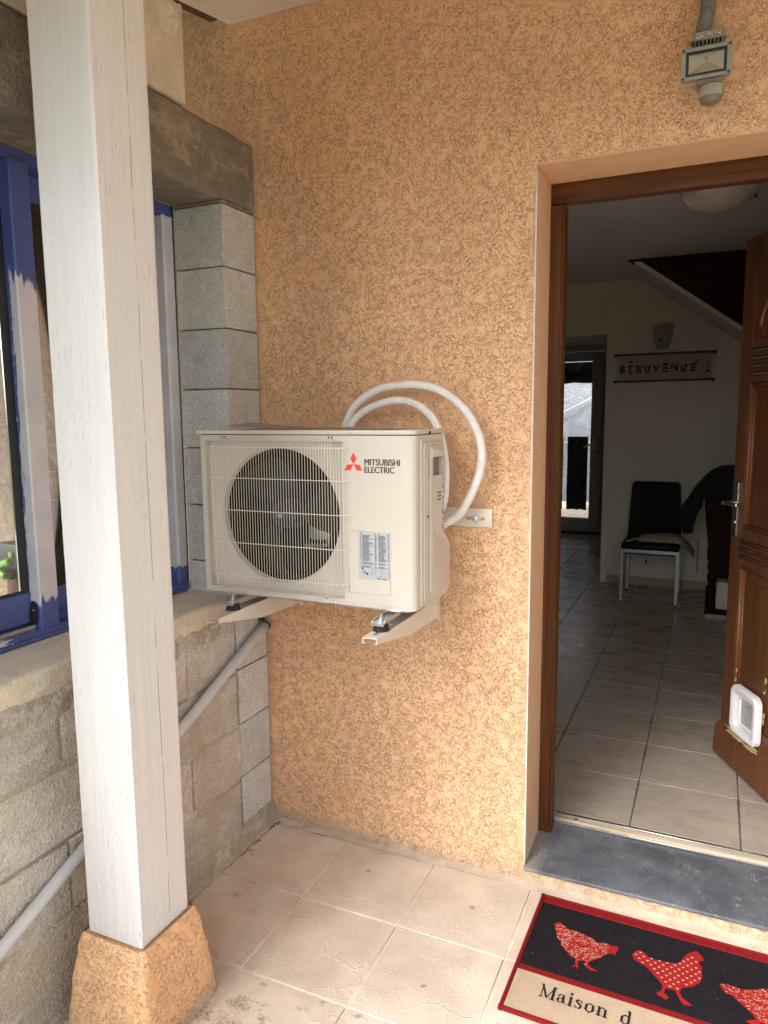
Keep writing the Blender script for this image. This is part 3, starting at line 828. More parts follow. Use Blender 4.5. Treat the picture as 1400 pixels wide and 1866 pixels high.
# oval black drain notch in the -Y face of the stile foot
b = new()
grid(b, 16, 4, lambda u, v: Vector((-.2145 + .017 * v * math.cos(2 * PI * u), -.8368, (1.012 if True else 0) + .036 * v * math.sin(2 * PI * u))))
obj('notch', b, 'gasket', sa)
b = new(); lathe(b, [(.004, 0), (.003, -.003)], (-.216, -.8372, 1.02), 1, 10); obj('screw', b, 'zinc', sa)
# farther sash
sb_ = thing('sash', None, None, (-.27, -.6, 1.0)); sb_.parent = win; sb_.location = Vector((-.27, -.6, 1.0)) - wl(win); WL[sb_.name] = Vector((-.27, -.6, 1.0))
b = new(); box(b, -.285, -.250, -.268, -.2435, .968, 2.22, .002); obj('stile', b, 'blue', sb_)
b = new(); box(b, -.285, -.250, -.792, -.742, .968, 2.22, .002); obj('stile', b, 'blue', sb_)
b = new(); box(b, -.283, -.256, -.7415, -.2685, .968, 1.055, .002); obj('bottom_rail', b, 'blue', sb_)
b = new(); box(b, -.283, -.256, -.7415, -.2685, 2.150, 2.22, .002); obj('top_rail', b, 'blue', sb_)
b = new(); box(b, -.278, -.262, -.322, -.2690, 1.0555, 2.1495, .001); obj('gasket', b, 'gasket', sb_)  # extra wide dark strip, stands in for the dark glass beside the jamb
b = new(); box(b, -.272, -.268, -.7412, -.3225, 1.0555, 2.1495); obj('pane', b, 'glass', sb_)

# ---- veranda behind the window: floor, roof; its house wall is the beige render above
b = new(); box(b, -3.6, -.205, -2.6, -.002, -.11, .0); obj('veranda_floor', b, 'sill', kind='structure')
tl = thing('garden_tool', 'black garden tool with lime green fittings seen through the window pane', 'garden tool', (-1.05, -.25, 0))
b = new(); tube(b, smoothpath([(-1.06, -.25, .012), (-1.05, -.25, .5), tuple(on(26, 1085, 1, -.25)), tuple(on(26, 1048, 1, -.25))]), [.024] * 18 + [.02], 12); obj('pole', b, 'black_plastic', tl)
q_ = [on(u, v, 1, -.25) for u, v in ((-28, 1002), (0, 988), (18, 986), (46, 990), (49, 1010), (50, 1028), (39, 1034), (37, 1048), (31, 1052), (22, 1053), (15, 1046), (8, 1051), (-6, 1053), (-14, 1040), (-30, 1042))]
b = new(); prism(b, [(p_.x, p_.z) for p_ in q_], 1, -.29, -.21, .008, 2); obj('head', b, 'black_plastic', tl)
q_ = on(20, 1011, 1, -.295); b = new(); box(b, q_.x - .009, q_.x + .009, -.302, -.288, q_.z - .012, q_.z + .012, .003); obj('button', b, 'green', tl)
b = new(); tube(b, smoothpath([on(u, v, 1, -.32) for u, v in ((16, 1024), (8, 1026), (1, 1030), (-3, 1038), (4, 1046), (9, 1050))]), .013, 8); obj('trigger_guard', b, 'green', tl)
vc = thing('vacuum_cleaner', 'black and red machine half hidden behind the porch post', 'vacuum cleaner', (-.70, -.22, 0))
b = new(); box(b, -.80, -.58, -.30, -.12, .002, .968, .03, 3); obj('body', b, 'black_plastic', vc)
b = new(); box(b, -.79, -.59, -.315, -.13, .9685, 1.032, .012, 2); obj('band', b, 'redp', vc)
b = new(); box(b, -.78, -.60, -.29, -.13, 1.0325, 1.062, .008, 2); obj('lid', b, 'black_plastic', vc)

# ================================================================== AIR CONDITIONER
AX0, AX1, AF, AB, AZ0, AZ1 = .0115, .748, -.3676, -.135, .9955, 1.4965
ac = thing('air_conditioner', 'ivory outdoor air conditioning unit with round fan grille on the orange wall', 'air conditioner', (.38, -.25, AZ0))
fc = (.281, 1.2465); FR = .2085
b = new()
# front with the round opening, plan profile extruded for the rest
N_ = 96; ring_o, ring_i, ring_m = [], [], []
x0, x1, z0, z1 = AX0 + .004, .541, AZ0, AZ1
def edge_pt(a):
    dx, dz = math.cos(a), math.sin(a); t = 1e9
    if dx > 0: t = min(t, (x1 - fc[0]) / dx)
    if dx < 0: t = min(t, (x0 - fc[0]) / dx)
    if dz > 0: t = min(t, (z1 - fc[1]) / dz)
    if dz < 0: t = min(t, (z0 - fc[1]) / dz)
    return fc[0] + dx * t, fc[1] + dz * t
angs = sorted([2 * PI * k / N_ for k in range(N_)] + [math.atan2(zz - fc[1], xx - fc[0]) % (2 * PI) for xx in (x0, x1) for zz in (z0, z1)])
rings = []
def rr(R_, y): return [b.verts.new((fc[0] + R_ * math.cos(a), y, fc[1] + R_ * math.sin(a))) for a in angs]
rings.append([b.verts.new((edge_pt(a)[0], AF, edge_pt(a)[1])) for a in angs])
def sq(a):
    # soft square recess round the fan
    e = edge_pt(a); k = .93
    return b.verts.new((fc[0] + (e[0] - fc[0]) * k, AF, fc[1] + (e[1] - fc[1]) * k))
rings.append([sq(a) for a in angs])
def sq2(a):
    e = edge_pt(a); k = .915
    return b.verts.new((fc[0] + (e[0] - fc[0]) * k, AF + .022, fc[1] + (e[1] - fc[1]) * k))
rings.append([sq2(a) for a in angs])
rings.append(rr(FR + .008, AF + .032)); rings.append(rr(FR + .003, AF + .035)); rings.append(rr(FR, AF + .042)); rings.append(rr(FR, AF + .056))
n_ = len(angs)
for A, B in zip(rings, rings[1:]):
    for k in range(n_): b.faces.new((A[k], A[(k + 1) % n_], B[(k + 1) % n_], B[k]))
prof = [(.541, AF)] + [(AX1 - .024 + .024 * math.sin(t), AF + .024 - .024 * math.cos(t)) for t in [k * PI / 12 for k in range(7)]] + [(AX1, AB), (AX0, AB), (AX0, AF + .004), (x0, AF)]
lo = [b.verts.new((p_[0], p_[1], AZ0)) for p_ in prof]; hi = [b.verts.new((p_[0], p_[1], AZ1)) for p_ in prof]
for k in range(len(prof) - 1): b.faces.new((lo[k], lo[k + 1], hi[k + 1], hi[k]))
b.faces.new(lo[::-1]); b.faces.new(hi)
bmesh.ops.recalc_face_normals(b, faces=b.faces)
obj('casing', b, 'ac', ac, ang=25)
b = new(); prism(b, [(AX0 + .02, AF + .020), (AX1 - .04, AF + .020), (AX1 - .016, AF + .044), (AX1 - .016, AB - .005), (AX0 + .02, AB - .005)], 2, AZ0 - .010, AZ0 - .001, .0)
for k in range(5): tube(b, [(.20 + k * .085 + .01 * t, -.30, AZ0 - .008 - .008 * math.sin(PI * t / 6)) for t in range(7)], .010, 8)
obj('base_pan', b, 'zinc', ac)
# lid
lp = [(AX0 - .007, AF - .006), (.522, AF - .006), (.532, AF - .002)] + [(AX1 - .022 + .025 * math.sin(t), AF + .023 - .025 * math.cos(t)) for t in [k * PI / 12 for k in range(7)]] + [(AX1 + .003, AB + .002), (AX0 - .007, AB + .002)]
b = new(); prism(b, lp, 2, AZ1 + .0025, AZ1 + .0155, .003, 2)
obj('lid', b, 'ac', ac)
b = new(); prism(b, [(AX0 + .006, AF + .004), (AX1 - .03, AF + .004), (AX1 - .006, AF + .03), (AX1 - .006, AB), (AX0 + .006, AB)], 2, AZ1 + .0002, AZ1 + .0024); obj('lid_shadow_gap', b, 'ac_dark', ac)  # dark slab painting in the shadow gap under the lid
# fan chamber, fan
b = new(); lathe(b, [(FR + .0005, .054), (FR + .0005, .150), (.0005, .150)], (fc[0], AF, fc[1]), 1, 48, False); obj('fan_chamber', b, 'ac_dark', ac)
for f in (0,):
    fan = thing('fan', None, None, (fc[0], AF + .085, fc[1])); fan.parent = ac; fan.location = Vector((fc[0], AF + .085, fc[1])) - wl(ac); WL[fan.name] = Vector((fc[0], AF + .085, fc[1]))
    b = new(); lathe(b, [(.001, -.042), (.030, -.040), (.042, -.030), (.046, .03)], (fc[0], AF + .085, fc[1]), 1, 32); obj('hub', b, 'ac_black', fan)
    for k in range(3):
        b = new(); a0 = math.radians(112 + 120 * k)
        def bl(u, v):
            r_ = .040 + u * .155
            sp = math.radians(58) * (.75 + .25 * math.sin(PI * (.25 + .65 * u)))
            a = a0 + (v - .5) * sp + .35 * u * u
            rr_ = r_ - .012 * (abs(v - .5) * 2) ** 6 * u
            return Vector((fc[0] + rr_ * math.cos(a), AF + .085 + (v - .5) * -.075 + .01 * math.sin(PI * v), fc[1] + rr_ * math.sin(a)))
        grid(b, 14, 12, bl)
        r_ = bmesh.ops.solidify(b, geom=b.faces[:], thickness=.003)
        obj('blade', b, 'ac_black', fan)
    b = new(); lathe(b, [(.008, -.052), (.008, -.044), (.004, -.054)], (fc[0], AF + .085, fc[1]), 1, 12); obj('nut', b, 'zinc', fan)
b = new(); box(b, fc[0] + .05, fc[0] + .125, AF + .12, AF + .14, fc[1] - .085, fc[1] - .035, .01, 2); tube(b, [(fc[0] + .03, AF + .13, fc[1] - .11), (fc[0] + .12, AF + .13, fc[1] - .10), (fc[0] + .13, AF + .13, fc[1] + .05)], .007, 8)
obj('motor_mount', b, 'ac_inner', ac)
# grille: every wire an object
gr = thing('fan_grille', None, None, (fc[0], AF, fc[1])); gr.parent = ac; gr.location = Vector((fc[0], AF, fc[1])) - wl(ac); WL[gr.name] = Vector((fc[0], AF, fc[1]))
WY = AF - .030
b = new()
tube(b, [(0, AF + .004, 1.486), (0, AF - .014, 1.4835), (0, AF - .024, 1.478), (0, WY, 1.466), (0, WY, 1.40), (0, WY, 1.10), (0, WY, 1.045), (0, AF - .024, 1.028), (0, AF - .014, 1.019), (0, AF + .004, 1.014)], .00086, 6)
w0 = None; NW = 45
for k in range(NW):
    x = .083 + k * (.498 - .083) / (NW - 1)
    if w0 is None:
        w0 = obj('wire', b, 'ac_wire', gr, origin=(0, AF, 1.25)); w0.location = Vector((x, AF, 1.25)) - wl(gr)
    else: inst('wire', w0, (x, AF, 1.25), gr)
# short outer wires on the sides, bending round with the cross bars
b = new(); tube(b, [(0, 0, 1.462), (0, 0, 1.055)], .00086, 6); w1 = None
for x, y in ((.0745, WY + .003), (.067, WY + .011), (.507, WY), (.516, WY + .001), (.524, WY + .004), (.532, WY + .010)):
    if w1 is None:
        w1 = obj('wire', b, 'ac_wire', gr, origin=(0, 0, 1.25)); w1.location = Vector((x, y, 1.25)) - wl(gr)
    else: inst('wire', w1, (x, y, 1.25), gr)
b = new(); tube(b, [(.055, AF + .004, 0), (.057, AF - .016, 0), (.064, WY + .009, 0), (.075, WY + .0033, 0), (.09, WY + .0033, 0), (.50, WY + .0033, 0), (.525, WY + .007, 0), (.537, AF - .014, 0), (.541, AF - .002, 0), (.548, AF - .001, 0)], .0013, 6); w2 = None
for z_ in (1.461, 1.366, 1.266, 1.164, 1.060):
    if w2 is None:
        w2 = obj('cross_wire', b, 'ac_wire', gr, origin=(.3, AF, 0)); w2.location = Vector((.3, AF, z_)) - wl(gr)
    else: inst('cross_wire', w2, (.3, AF, z_), gr)
# screws
def screw(p, axis, sgn, r=.0055, par=None, mat='zinc'):
    b = new(); lathe(b, [(r, 0), (r * .95, sgn * r * .3), (r * .6, sgn * r * .55), (.0005, sgn * r * .62)], p, axis, 12); return obj('screw', b, mat, par)
for u, v in ((398, 1063), (447, 1077), (597, 1088), (612, 1099)):
    p = on(u, v, 1, AF); screw((p.x, AF, p.z), 1, -1, .0052, ac)
p = on(640, 787, 1, AF - .002); screw((p.x, AF - .0025, p.z), 1, -1, .0048, ac)
p = on(783, 788, 0, AX1 + .003); screw((AX1 + .003, p.y, p.z), 0, 1, .0048, ac, 'ac_dark')
screw((AX1 - .010, AF + .009, 1.013), 1, -1, .004, ac)
for x in (.100, .110, .478, .489):
    b = new(); lathe(b, [(.0028, 0), (.0027, -.0006)], (x, AF - .0002, 1.4905), 1, 8); obj('hole', b, 'gasket', ac)
# emblem, lettering, sticker on the right of the front
def fpt(u, v, dy): q = on(u, v, 1, AF); return (q.x, AF - dy, q.z)
S4 = .15714
b = new()
for poly in ([(155, 285), (190, 352), (157, 420), (120, 352)], [(84, 424), (155, 420), (122, 491), (50, 488)], [(159, 420), (228, 426), (259, 496), (190, 491)]):
    flat(b, [fpt(620 + x * S4, 780 + y * S4, .0008) for x, y in poly])
    flat(b, [fpt(620 + x * S4, 780 + y * S4, .0006) for x, y in poly])
bmesh.ops.recalc_face_normals(b, faces=b.faces)
obj('emblem', b, 'red_logo', ac)
def word(s_, bx, mat, par, fn, name='letter', bold=(.02, .04, .06)):
    """one object per letter, spaced by the font's own advance"""
    full = text_bm(s_, 1.0); mxw = max(v.co.x for v in full.verts) + bold[-1]; myh = max(v.co.y for v in full.verts); full.free()
    for i, ch in enumerate(s_):
        if ch == ' ': continue
        pre = text_bm(s_[:i + 1], 1.0); g = text_bm(ch, 1.0)
        off = max(v.co.x for v in pre.verts) - max(v.co.x for v in g.verts); pre.free()
        src_ = [v.co.copy() for v in g.verts]; fc_ = [[v.index for v in f.verts] for f in g.faces]
        lay_ = [0.0] * len(src_)
        for k, dx in enumerate(bold):
            nv = [g.verts.new((c_.x + dx, c_.y, 0)) for c_ in src_]; lay_ += [k + 1.0] * len(src_)
            for f in fc_: g.faces.new([nv[i2] for i2 in f])
        for v, l_ in zip(list(g.verts), lay_):
            v.co = fn(bx[0] + (v.co.x + off) / mxw * (bx[1] - bx[0]), bx[2] + v.co.y / myh * (bx[3] - bx[2]), l_)
        obj(name, g, mat, par)
for s_, bx in (('MITSUBISHI', (.5925, .7035, 1.4122, 1.4305)), ('ELECTRIC', (.5925, .6865, 1.3908, 1.4085))):
    word(s_, bx, 'black_print', ac, lambda x, z, l_: Vector((x, AF - .0008 - .00004 * l_, z)))
b = new(); q = [fpt(*c_, 0) for c_ in ((637, 966), (713, 972), (712, 1085), (637, 1078))]
for A, B in ((q[1], q[2]), (q[2], q[3]), (q[3], q[0]), (q[0], q[1])):
    tube(b, [Vector(A), Vector(B)], .0011, 6)
obj('panel_embossing', b, 'ac', ac)
sx0, sx1, sz0, sz1 = .5705, .6715, 1.079, 1.219
b = new(); box(b, sx0, sx1, AF - .0010, AF + .0005, sz0, sz1, .0003); stk = obj('sticker', b, 'sticker', ac)
b = new(); random.seed(11); Yp = AF - .0014
def q4(x0, x1, z0, z1): flat(b, [(x0, Yp, z0), (x1, Yp, z0), (x1, Yp, z1), (x0, Yp, z1)])
for k in range(29):
    z = sz1 - .0105 - k * .00335
    if k in (23, 26): continue
    for (a, b2, lo_, hi_) in ((.006, .0085, 1, 1), (.012, .048, .55, 1), (.052, .060, .5, 1), (.064, .090, .6, 1), (.094, .098, .9, 1)):
        q4(sx0 + a, sx0 + a + (b2 - a) * random.uniform(lo_, hi_), z, z + .0016)
for a, b2 in ((.008, .012), (.052, .055), (.064, .068), (.093, .098)): q4(sx0 + a, sx0 + b2, sz1 - .0065, sz1 - .0035)
q4(sx0 + .010, sx0 + .015, sz0 + .029, sz0 + .035); q4(sx0 + .024, sx0 + .031, sz0 + .014, sz0 + .020); q4(sx0 + .018, sx0 + .022, sz0 + .018, sz0 + .025); q4(sx0 + .013, sx0 + .0138, sz0 + .014, sz0 + .028)
for r_ in range(4): q4(sx0 + .040, sx0 + .098, sz0 + .012 + r_ * .007, sz0 + .0126 + r_ * .007)
for xx in (.040, .052, .074, .098): q4(sx0 + xx, sx0 + xx + .0006, sz0 + .012, sz0 + .033)
q4(sx0 + .060, sx0 + .068, sz0 + .004, sz0 + .007); q4(sx0 + .071, sx0 + .090, sz0 + .0045, sz0 + .0065)
obj('printed_table', b, 'black_print', stk)
# lower front edge line
b = new(); box(b, AX0 + .06, .34, AF - .0012, AF + .0005, 1.0075, 1.0095); box(b, .43, .72, AF - .0012, AF + .0005, 1.0045, 1.0065); obj('front_lip', b, 'ac', ac)
# right-hand service cover built round its handle pocket
b = new(); X0, X1 = AX1 + .0004, AX1 + .010
for y0, y1, z0, z1 in ((-.318, -.286, 1.02, 1.474), (-.2855, -.158, 1.468, 1.474), (-.2855, -.158, 1.17, 1.376), (-.1765, -.158, 1.3765, 1.4675)):
    box(b, X0, X1, y0, y1, z0, z1)
obj('service_cover', b, 'ac', ac)
b = new(); prism(b, [(-.2855, 1.4675), (-.1770, 1.4675), (-.1770, 1.44), (-.2855, 1.43)], 0, X0, X1 - .002); prism(b, [(X1 - .002, 1.4675), (X1 + .010, 1.452), (X1 + .010, 1.432), (X1 - .002, 1.434)], 1, -.281, -.180, .0015); obj('handle', b, 'ac', ac)
b = new(); box(b, X0, X0 + .0012, -.2855, -.1770, 1.3765, 1.4295); obj('handle_pocket', b, 'slot', ac)
b = new(); prism(b, [(-.318, 1.0195), (-.305, 1.000), (-.135, 1.000), (-.104, 1.016), (-.100, 1.03), (-.100, 1.150), (-.150, 1.196), (-.158, 1.2), (-.158, 1.1695), (-.2855, 1.1695), (-.2855, 1.0195)], 0, X0, X1, .0); obj('valve_cover', b, 'ac', ac)
b = new(); prism(b, [(-.285, 1.035), (-.262, 1.018), (-.140, 1.016), (-.118, 1.035), (-.118, 1.130), (-.165, 1.172), (-.205, 1.185), (-.232, 1.205), (-.262, 1.225), (-.262, 1.44), (-.285, 1.44)], 0, X1, X1 + .006, .003, 3); obj('valve_bulge', b, 'ac', ac)
for y in (-.333, -.324):
    b = new(); box(b, AX1 + .0004, AX1 + .006, y, y + .006, 1.005, 1.486, .002, 2); obj('rib', b, 'ac', ac)
for k in range(3):
    b = new(); box(b, X1, X1 + .0007, -.214, -.182, 1.300 + k * .0105, 1.3055 + k * .0105); obj('vent_slot', b, 'slot', ac)
screw((X1 + .0005, -.292, 1.262), 0, 1, .004, ac, 'ac_dark')
b = new(); box(b, X1, X1 + .0006, -.1755, -.160, 1.21, 1.452); ls = obj('rating_label', b, 'label_white', ac)
b = new(); random.seed(5); z = 1.445
while z > 1.215:
    h_ = random.choice((.004, .006, .010, .003)); y = -.174
    while y < -.163:
        w_ = random.uniform(.001, .004)
        if random.random() < .75: flat(b, [(X1 + .001, y, z - h_), (X1 + .001, y + w_, z - h_), (X1 + .001, y + w_, z), (X1 + .001, y, z)])
        y += w_ + .001
    z -= h_ + random.uniform(.001, .006)
obj('printed_lines', b, 'black_print', ls)
b = new(); box(b, AX1 - .02, AX1 + .001, AB, -.10, 1.00, 1.02, .002); obj('rear_foot', b, 'ac_dark', ac)
# zinc feet of the unit
for fx, fy in ((.667, -.425), (.142, -.400)):
    b = new(); box(b, fx - .020, fx + .020, fy - .030, -.33, .9740, .9785, .001); box(b, fx - .020, fx + .020, fy - .030, fy - .027, .970, .9738)
    box(b, fx - .020, fx - .017, fy - .020, -.33, .9787, .9835); box(b, fx + .017, fx + .020, fy - .020, -.33, .9787, .9835)
    ft = obj('foot', b, 'zinc', ac)
    b = new(); lathe(b, [(.014, 0), (.014, .0015), (.0078, .002), (.0078, .008), (.004, .0085), (.0035, .018), (.001, .0185)], (fx, fy, .9787), 2, 12); obj('bolt', b, 'zinc', ft)
# ---- wall bracket
br = thing('wall_bracket', 'ivory steel wall bracket holding the air conditioner on two arms', 'bracket', (.4, -.02, .95))
for xa in (.646, .121):
    b = new(); t_ = .0022; TZ = .950; tipy = -.505; wx = .044
    # C channel: top web with slot, two tapering cheeks
    box(b, xa, xa + .016, tipy, -.022, TZ - t_, TZ); box(b, xa + .028, xa + wx, tipy, -.022, TZ - t_, TZ)
    box(b, xa + .0162, xa + .0278, tipy, -.475, TZ - t_, TZ); box(b, xa + .0162, xa + .0278, -.36, -.022, TZ - t_, TZ)
    for xs in (xa - .0001, xa + wx - t_ + .0001):
        prism(b, [(tipy, TZ - .0005), (tipy, TZ - .014), (tipy + .03, TZ - .018), (-.26, .893), (-.022, .884), (-.022, TZ - .0005)], 0, xs, xs + t_)
    for xs, sg in ((xa, 1), (xa + wx, -1)):
        prism(b, [(tipy, TZ - .0142), (tipy + .03, TZ - .0182), (-.26, .8928), (-.26, .8910), (tipy + .03, TZ - .0204), (tipy, TZ - .0164)], 0, min(xs, xs + sg * .008), max(xs, xs + sg * .008))
    bmesh.ops.recalc_face_normals(b, faces=b.faces)
    obj('arm', b, 'bracket', br)
    b = new(); box(b, xa + wx + .0005, xa + wx + .0030, -.030, -.004, .872, 1.285, .0008); prism(b, [(xa + .004, .0), (xa + wx, 0), (xa + wx, 0)], 2, .9, .901) if False else None
    box(b, xa, xa + wx + .0030, -.0065, -.004, .872, 1.285, .0008); obj('upright', b, 'bracket', br)
    for zz in (.925, .895): screw((xa + wx + .003, -.016, zz), 0, 1, .006, br)
    b = new(); lathe(b, [(.0245, 0), (.0235, .003), (.0185, .0165), (.0175, .0235), (.008, .0238)], (xa + .021, {.646: -.425, .121: -.400}[xa], TZ + .0002), 2, 20); obj('rubber_mount', b, 'rubber', br)
b = new()
rp = [(-.003, 1.194), (-.0075, 1.194), (-.0095, 1.197), (-.0095, 1.204), (-.0130, 1.209), (-.0130, 1.238), (-.0095, 1.243), (-.0095, 1.2515), (-.0075, 1.2545), (-.003, 1.2545)]
prism(b, rp, 0, .06, .868, .0)
obj('rail', b, 'bracket', br)
rc = on(867, 944, 1, -.013)
b = new(); box(b, rc.x - .028, rc.x + .026, -.0136, -.0128, 1.2165, 1.2275, .0001); lathe(b, [(.0055, 0), (.0055, -.0008)], (rc.x - .028, -.0128, 1.222), 1, 12); lathe(b, [(.0055, 0), (.0055, -.0008)], (rc.x + .026, -.0128, 1.222), 1, 12); obj('slot', b, 'roughcast', br)
b = new(); lathe(b, [(.0115, 0), (.0115, -.0022), (.0075, -.0024), (.0075, -.0085), (.006, -.0095)], (rc.x, -.0137, 1.222), 1, 6); lathe(b, [(.0135, .0004), (.0135, -.0018)], (rc.x, -.0137, 1.222), 1, 20); obj('bolt', b, 'zinc', br)

# ---- insulated hoses
hp = [(.80 - .05, -.10, 1.188)] 
outer = [(.715, -.105, 1.195), (.748, -.092, 1.218)] + [tuple(on(u, v, 1, -.082)) for u, v in ((838, 936), (862, 895), (877, 850), (877, 810), (862, 768), (835, 734), (800, 710), (760, 701), (720, 703), (683, 713), (650, 737), (634, 765))] + [(.36, -.075, 1.46), (.34, -.07, 1.38)]
h1 = thing('insulated_hose', 'white insulated hose in the larger outer loop beside the unit', 'hose', (.85, -.08, 1.4), 'insulated hoses')
b = new(); sp_ = smoothpath(outer, 8); tube(b, sp_, [.0132 * (1 + .05 * nz(k * .21, 0, 0, 1)) for k in range(len(sp_))], 16); obj('sleeve', b, 'hose', h1)
inner = [(.700, -.105, 1.21), (.735, -.100, 1.275)] + [tuple(on(u, v, 1, -.100)) for u, v in ((812, 875), (810, 830), (800, 785), (784, 757), (760, 738), (730, 730), (700, 734), (664, 750), (640, 775))] + [(.39, -.095, 1.46), (.37, -.09, 1.38)]
h2 = thing('insulated_hose', 'white insulated hose in the smaller inner loop against the casing', 'hose', (.7, -.10, 1.4), 'insulated hoses')
b = new(); sp_ = smoothpath(inner, 8); tube(b, sp_, [.0125 * (1 + .05 * nz(k * .23, 5, 0, 1)) for k in range(len(sp_))], 16); obj('sleeve', b, 'hose', h2)
# crumpled sheet on the lid
b = new()
def shf(u, v):
    x = .10 + u * .58; y = -.345 + v * .19
    return Vector((x - .02 * (1 - v), y, AZ1 + .0163 + .004 + .004 * nz(x, y, 1, 9) + .003 * nz(x, y, 4, 22) + .014 * max(0, 1 - u * 5) * (.4 + v) + .012 * max(0, (u - .55)) * v))
grid(b, 46, 16, shf)
bmesh.ops.solidify(b, geom=b.faces[:], thickness=.0006)
tag(obj('plastic_sheet', b, 'paper', origin=(.38, -.25, AZ1 + .016)), 'crumpled printed plastic sheet lying on top of the air conditioner', 'plastic sheet')

# ================================================================== FLOODLIGHT
fl = thing('floodlight', 'grey floodlight with motion sensor on the wall above the doorway', 'floodlight', (1.44, 0, 2.48))
b = new(); prism(b, [(-.001, 2.540), (-.046, 2.532), (-.058, 2.497), (-.001, 2.492)], 0, 1.399, 1.478, .003, 2); obj('terminal_box', b, 'lamp_grey', fl)
def tb(x, t, d=0): # point on the sloping front of the terminal box
    return Vector((x, -.046 - .012 * t - .0008 - d, 2.532 - .035 * t))
b = new(); flat(b, [tb(1.411, .10), tb(1.468, .10), tb(1.468, .90), tb(1.411, .90)]); flat(b, [tb(1.411, .10, -.0006), tb(1.411, .90, -.0006), tb(1.468, .90, -.0006), tb(1.468, .10, -.0006)]); tbl = obj('rating_label', b, 'label_white', fl)
b = new(); random.seed(21)
for r_ in range(6):
    x = 1.413
    while x < 1.462:
        w_ = random.uniform(.002, .007)
        if not (1.437 < x < 1.458 and r_ in (2, 3)) and random.random() < .8:
            t = .16 + r_ * .12; flat(b, [tb(x, t + .06, .0004), tb(min(x + w_, 1.466), t + .06, .0004), tb(min(x + w_, 1.466), t, .0004), tb(x, t, .0004)])
        x += w_ + .0012
obj('printed_lines', b, 'black_print', tbl)
word('CE IP44', (1.438, 1.463, 0, 1), 'black_print', tbl, lambda x, z, l_: tb(x, .62 - .22 * z, .0005 + .00004 * l_))
b = new(); box(b, 1.396, 1.481, -.060, -.001, 2.4745, 2.4915, .001); obj('heat_sink', b, 'lamp_grey', fl)
b = new()
for k in range(9): box(b, 1.3995 + k * .0091, 1.4015 + k * .0091, -.082, -.0605, 2.474, 2.494, .0003)
box(b, 1.395, 1.482, -.083, -.0605, 2.4945, 2.4985, .001); obj('cooling_fins', b, 'lamp_grey', fl)
# lamp head tilted a little down
hd = thing('lamp_head', None, None, (1.438, -.085, 2.437)); hd.parent = fl; hd.location = Vector((1.438, -.085, 2.437)) - wl(fl); hd.rotation_euler = (math.radians(10), math.radians(0), 0); WL[hd.name] = Vector((1.438, -.085, 2.437))
def loc(name, b, mat): return obj(name, b, mat, hd, local=True)
W2, H2 = .0590, .0365
b = new()
for x0, x1, z0, z1 in ((-W2, W2, H2 - .0085, H2), (-W2, W2, -H2, -H2 + .0085), (-W2, -W2 + .011, -H2 + .0086, H2 - .0086), (W2 - .011, W2, -H2 + .0086, H2 - .0086)):
    box(b, x0, x1, -.014, .004, z0, z1, .0008)
loc('bezel', b, 'lamp_grey')
b = new(); box(b, -W2 + .002, W2 - .002, .0045, .036, -H2 + .003, H2 - .003, .004, 2); loc('housing', b, 'lamp_grey')
b = new()
for x0, x1, z0, z1 in ((-.0475, .0475, .0215, .0275), (-.0475, .0475, -.0275, -.0215), (-.0475, -.041, -.0214, .0214), (.041, .0475, -.0214, .0214)):
    box(b, x0, x1, -.0085, -.0075, z0, z1)
loc('mask', b, 'gasket')
b = new()
# reflector: four slanting facets converging on the chip
o_ = [(-.041, -.006, -.0214), (.041, -.006, -.0214), (.041, -.006, .0214), (-.041, -.006, .0214)]
i_ = [(-.008, .0042, .002), (.008, .0042, .002), (.008, .0042, .014), (-.008, .0042, .014)]
for k in range(4): flat(b, [o_[k], o_[(k + 1) % 4], i_[(k + 1) % 4], i_[k]])
flat(b, i_); bmesh.ops.recalc_face_normals(b, faces=b.faces); loc('reflector', b, 'reflector')
b = new(); lathe(b, [(.0055, .0036), (.005, .0026), (.001, .0022)], (0, 0, .009), 1, 14); loc('led_chip', b, 'chip')
b = new(); box(b, -.0478, .0478, -.0105, -.0095, -.0278, .0278); loc('lens', b, 'lens')
for sx in (-1, 1):
    for sz in (-1, 1):
        b = new(); lathe(b, [(.0034, -.0142), (.003, -.0155), (.0005, -.0158)], (sx * (W2 - .0055), 0, sz * (H2 - .0048)), 1, 8); loc('screw', b, 'gasket')
b = new(); box(b, 1.416, 1.478, -.092, -.03, 2.384, 2.3990, .006, 2); obj('sensor_neck', b, 'sensor', fl)
b = new(); lathe(b, [(.027, 2.384), (.029, 2.372), (.028, 2.356), (.022, 2.345), (.010, 2.340), (.0005, 2.339)], (1.452, -.068, 0), 2, 24); obj('sensor_dome', b, 'sensor', fl)
b = new(); lathe(b, [(.0296, 2.383), (.0312, 2.372), (.0300, 2.360), (.0245, 2.352)], (1.452, -.068, 0), 2, 20, False, math.radians(200), math.radians(335)); bmesh.ops.solidify(b, geom=b.faces[:], thickness=.001); obj('sensor_lens', b, 'sensor_lens', fl)
b = new(); tube(b, smoothpath([(1.424, -.022, 2.528), (1.426, -.027, 2.548), (1.434, -.030, 2.585), (1.436, -.027, 2.62), (1.433, -.024, 2.68), (1.432, -.022, 2.88)], 8), [.0185 + .003 * nz(k, 0, 0, .9) for k in range(41)], 12)
for v in b.verts: v.co += Vector((nz(v.co.x, v.co.y, v.co.z, 60), 0, nz(v.co.z, v.co.x, 3, 70))) * .0035
obj('taped_cable', b, 'tape', fl)

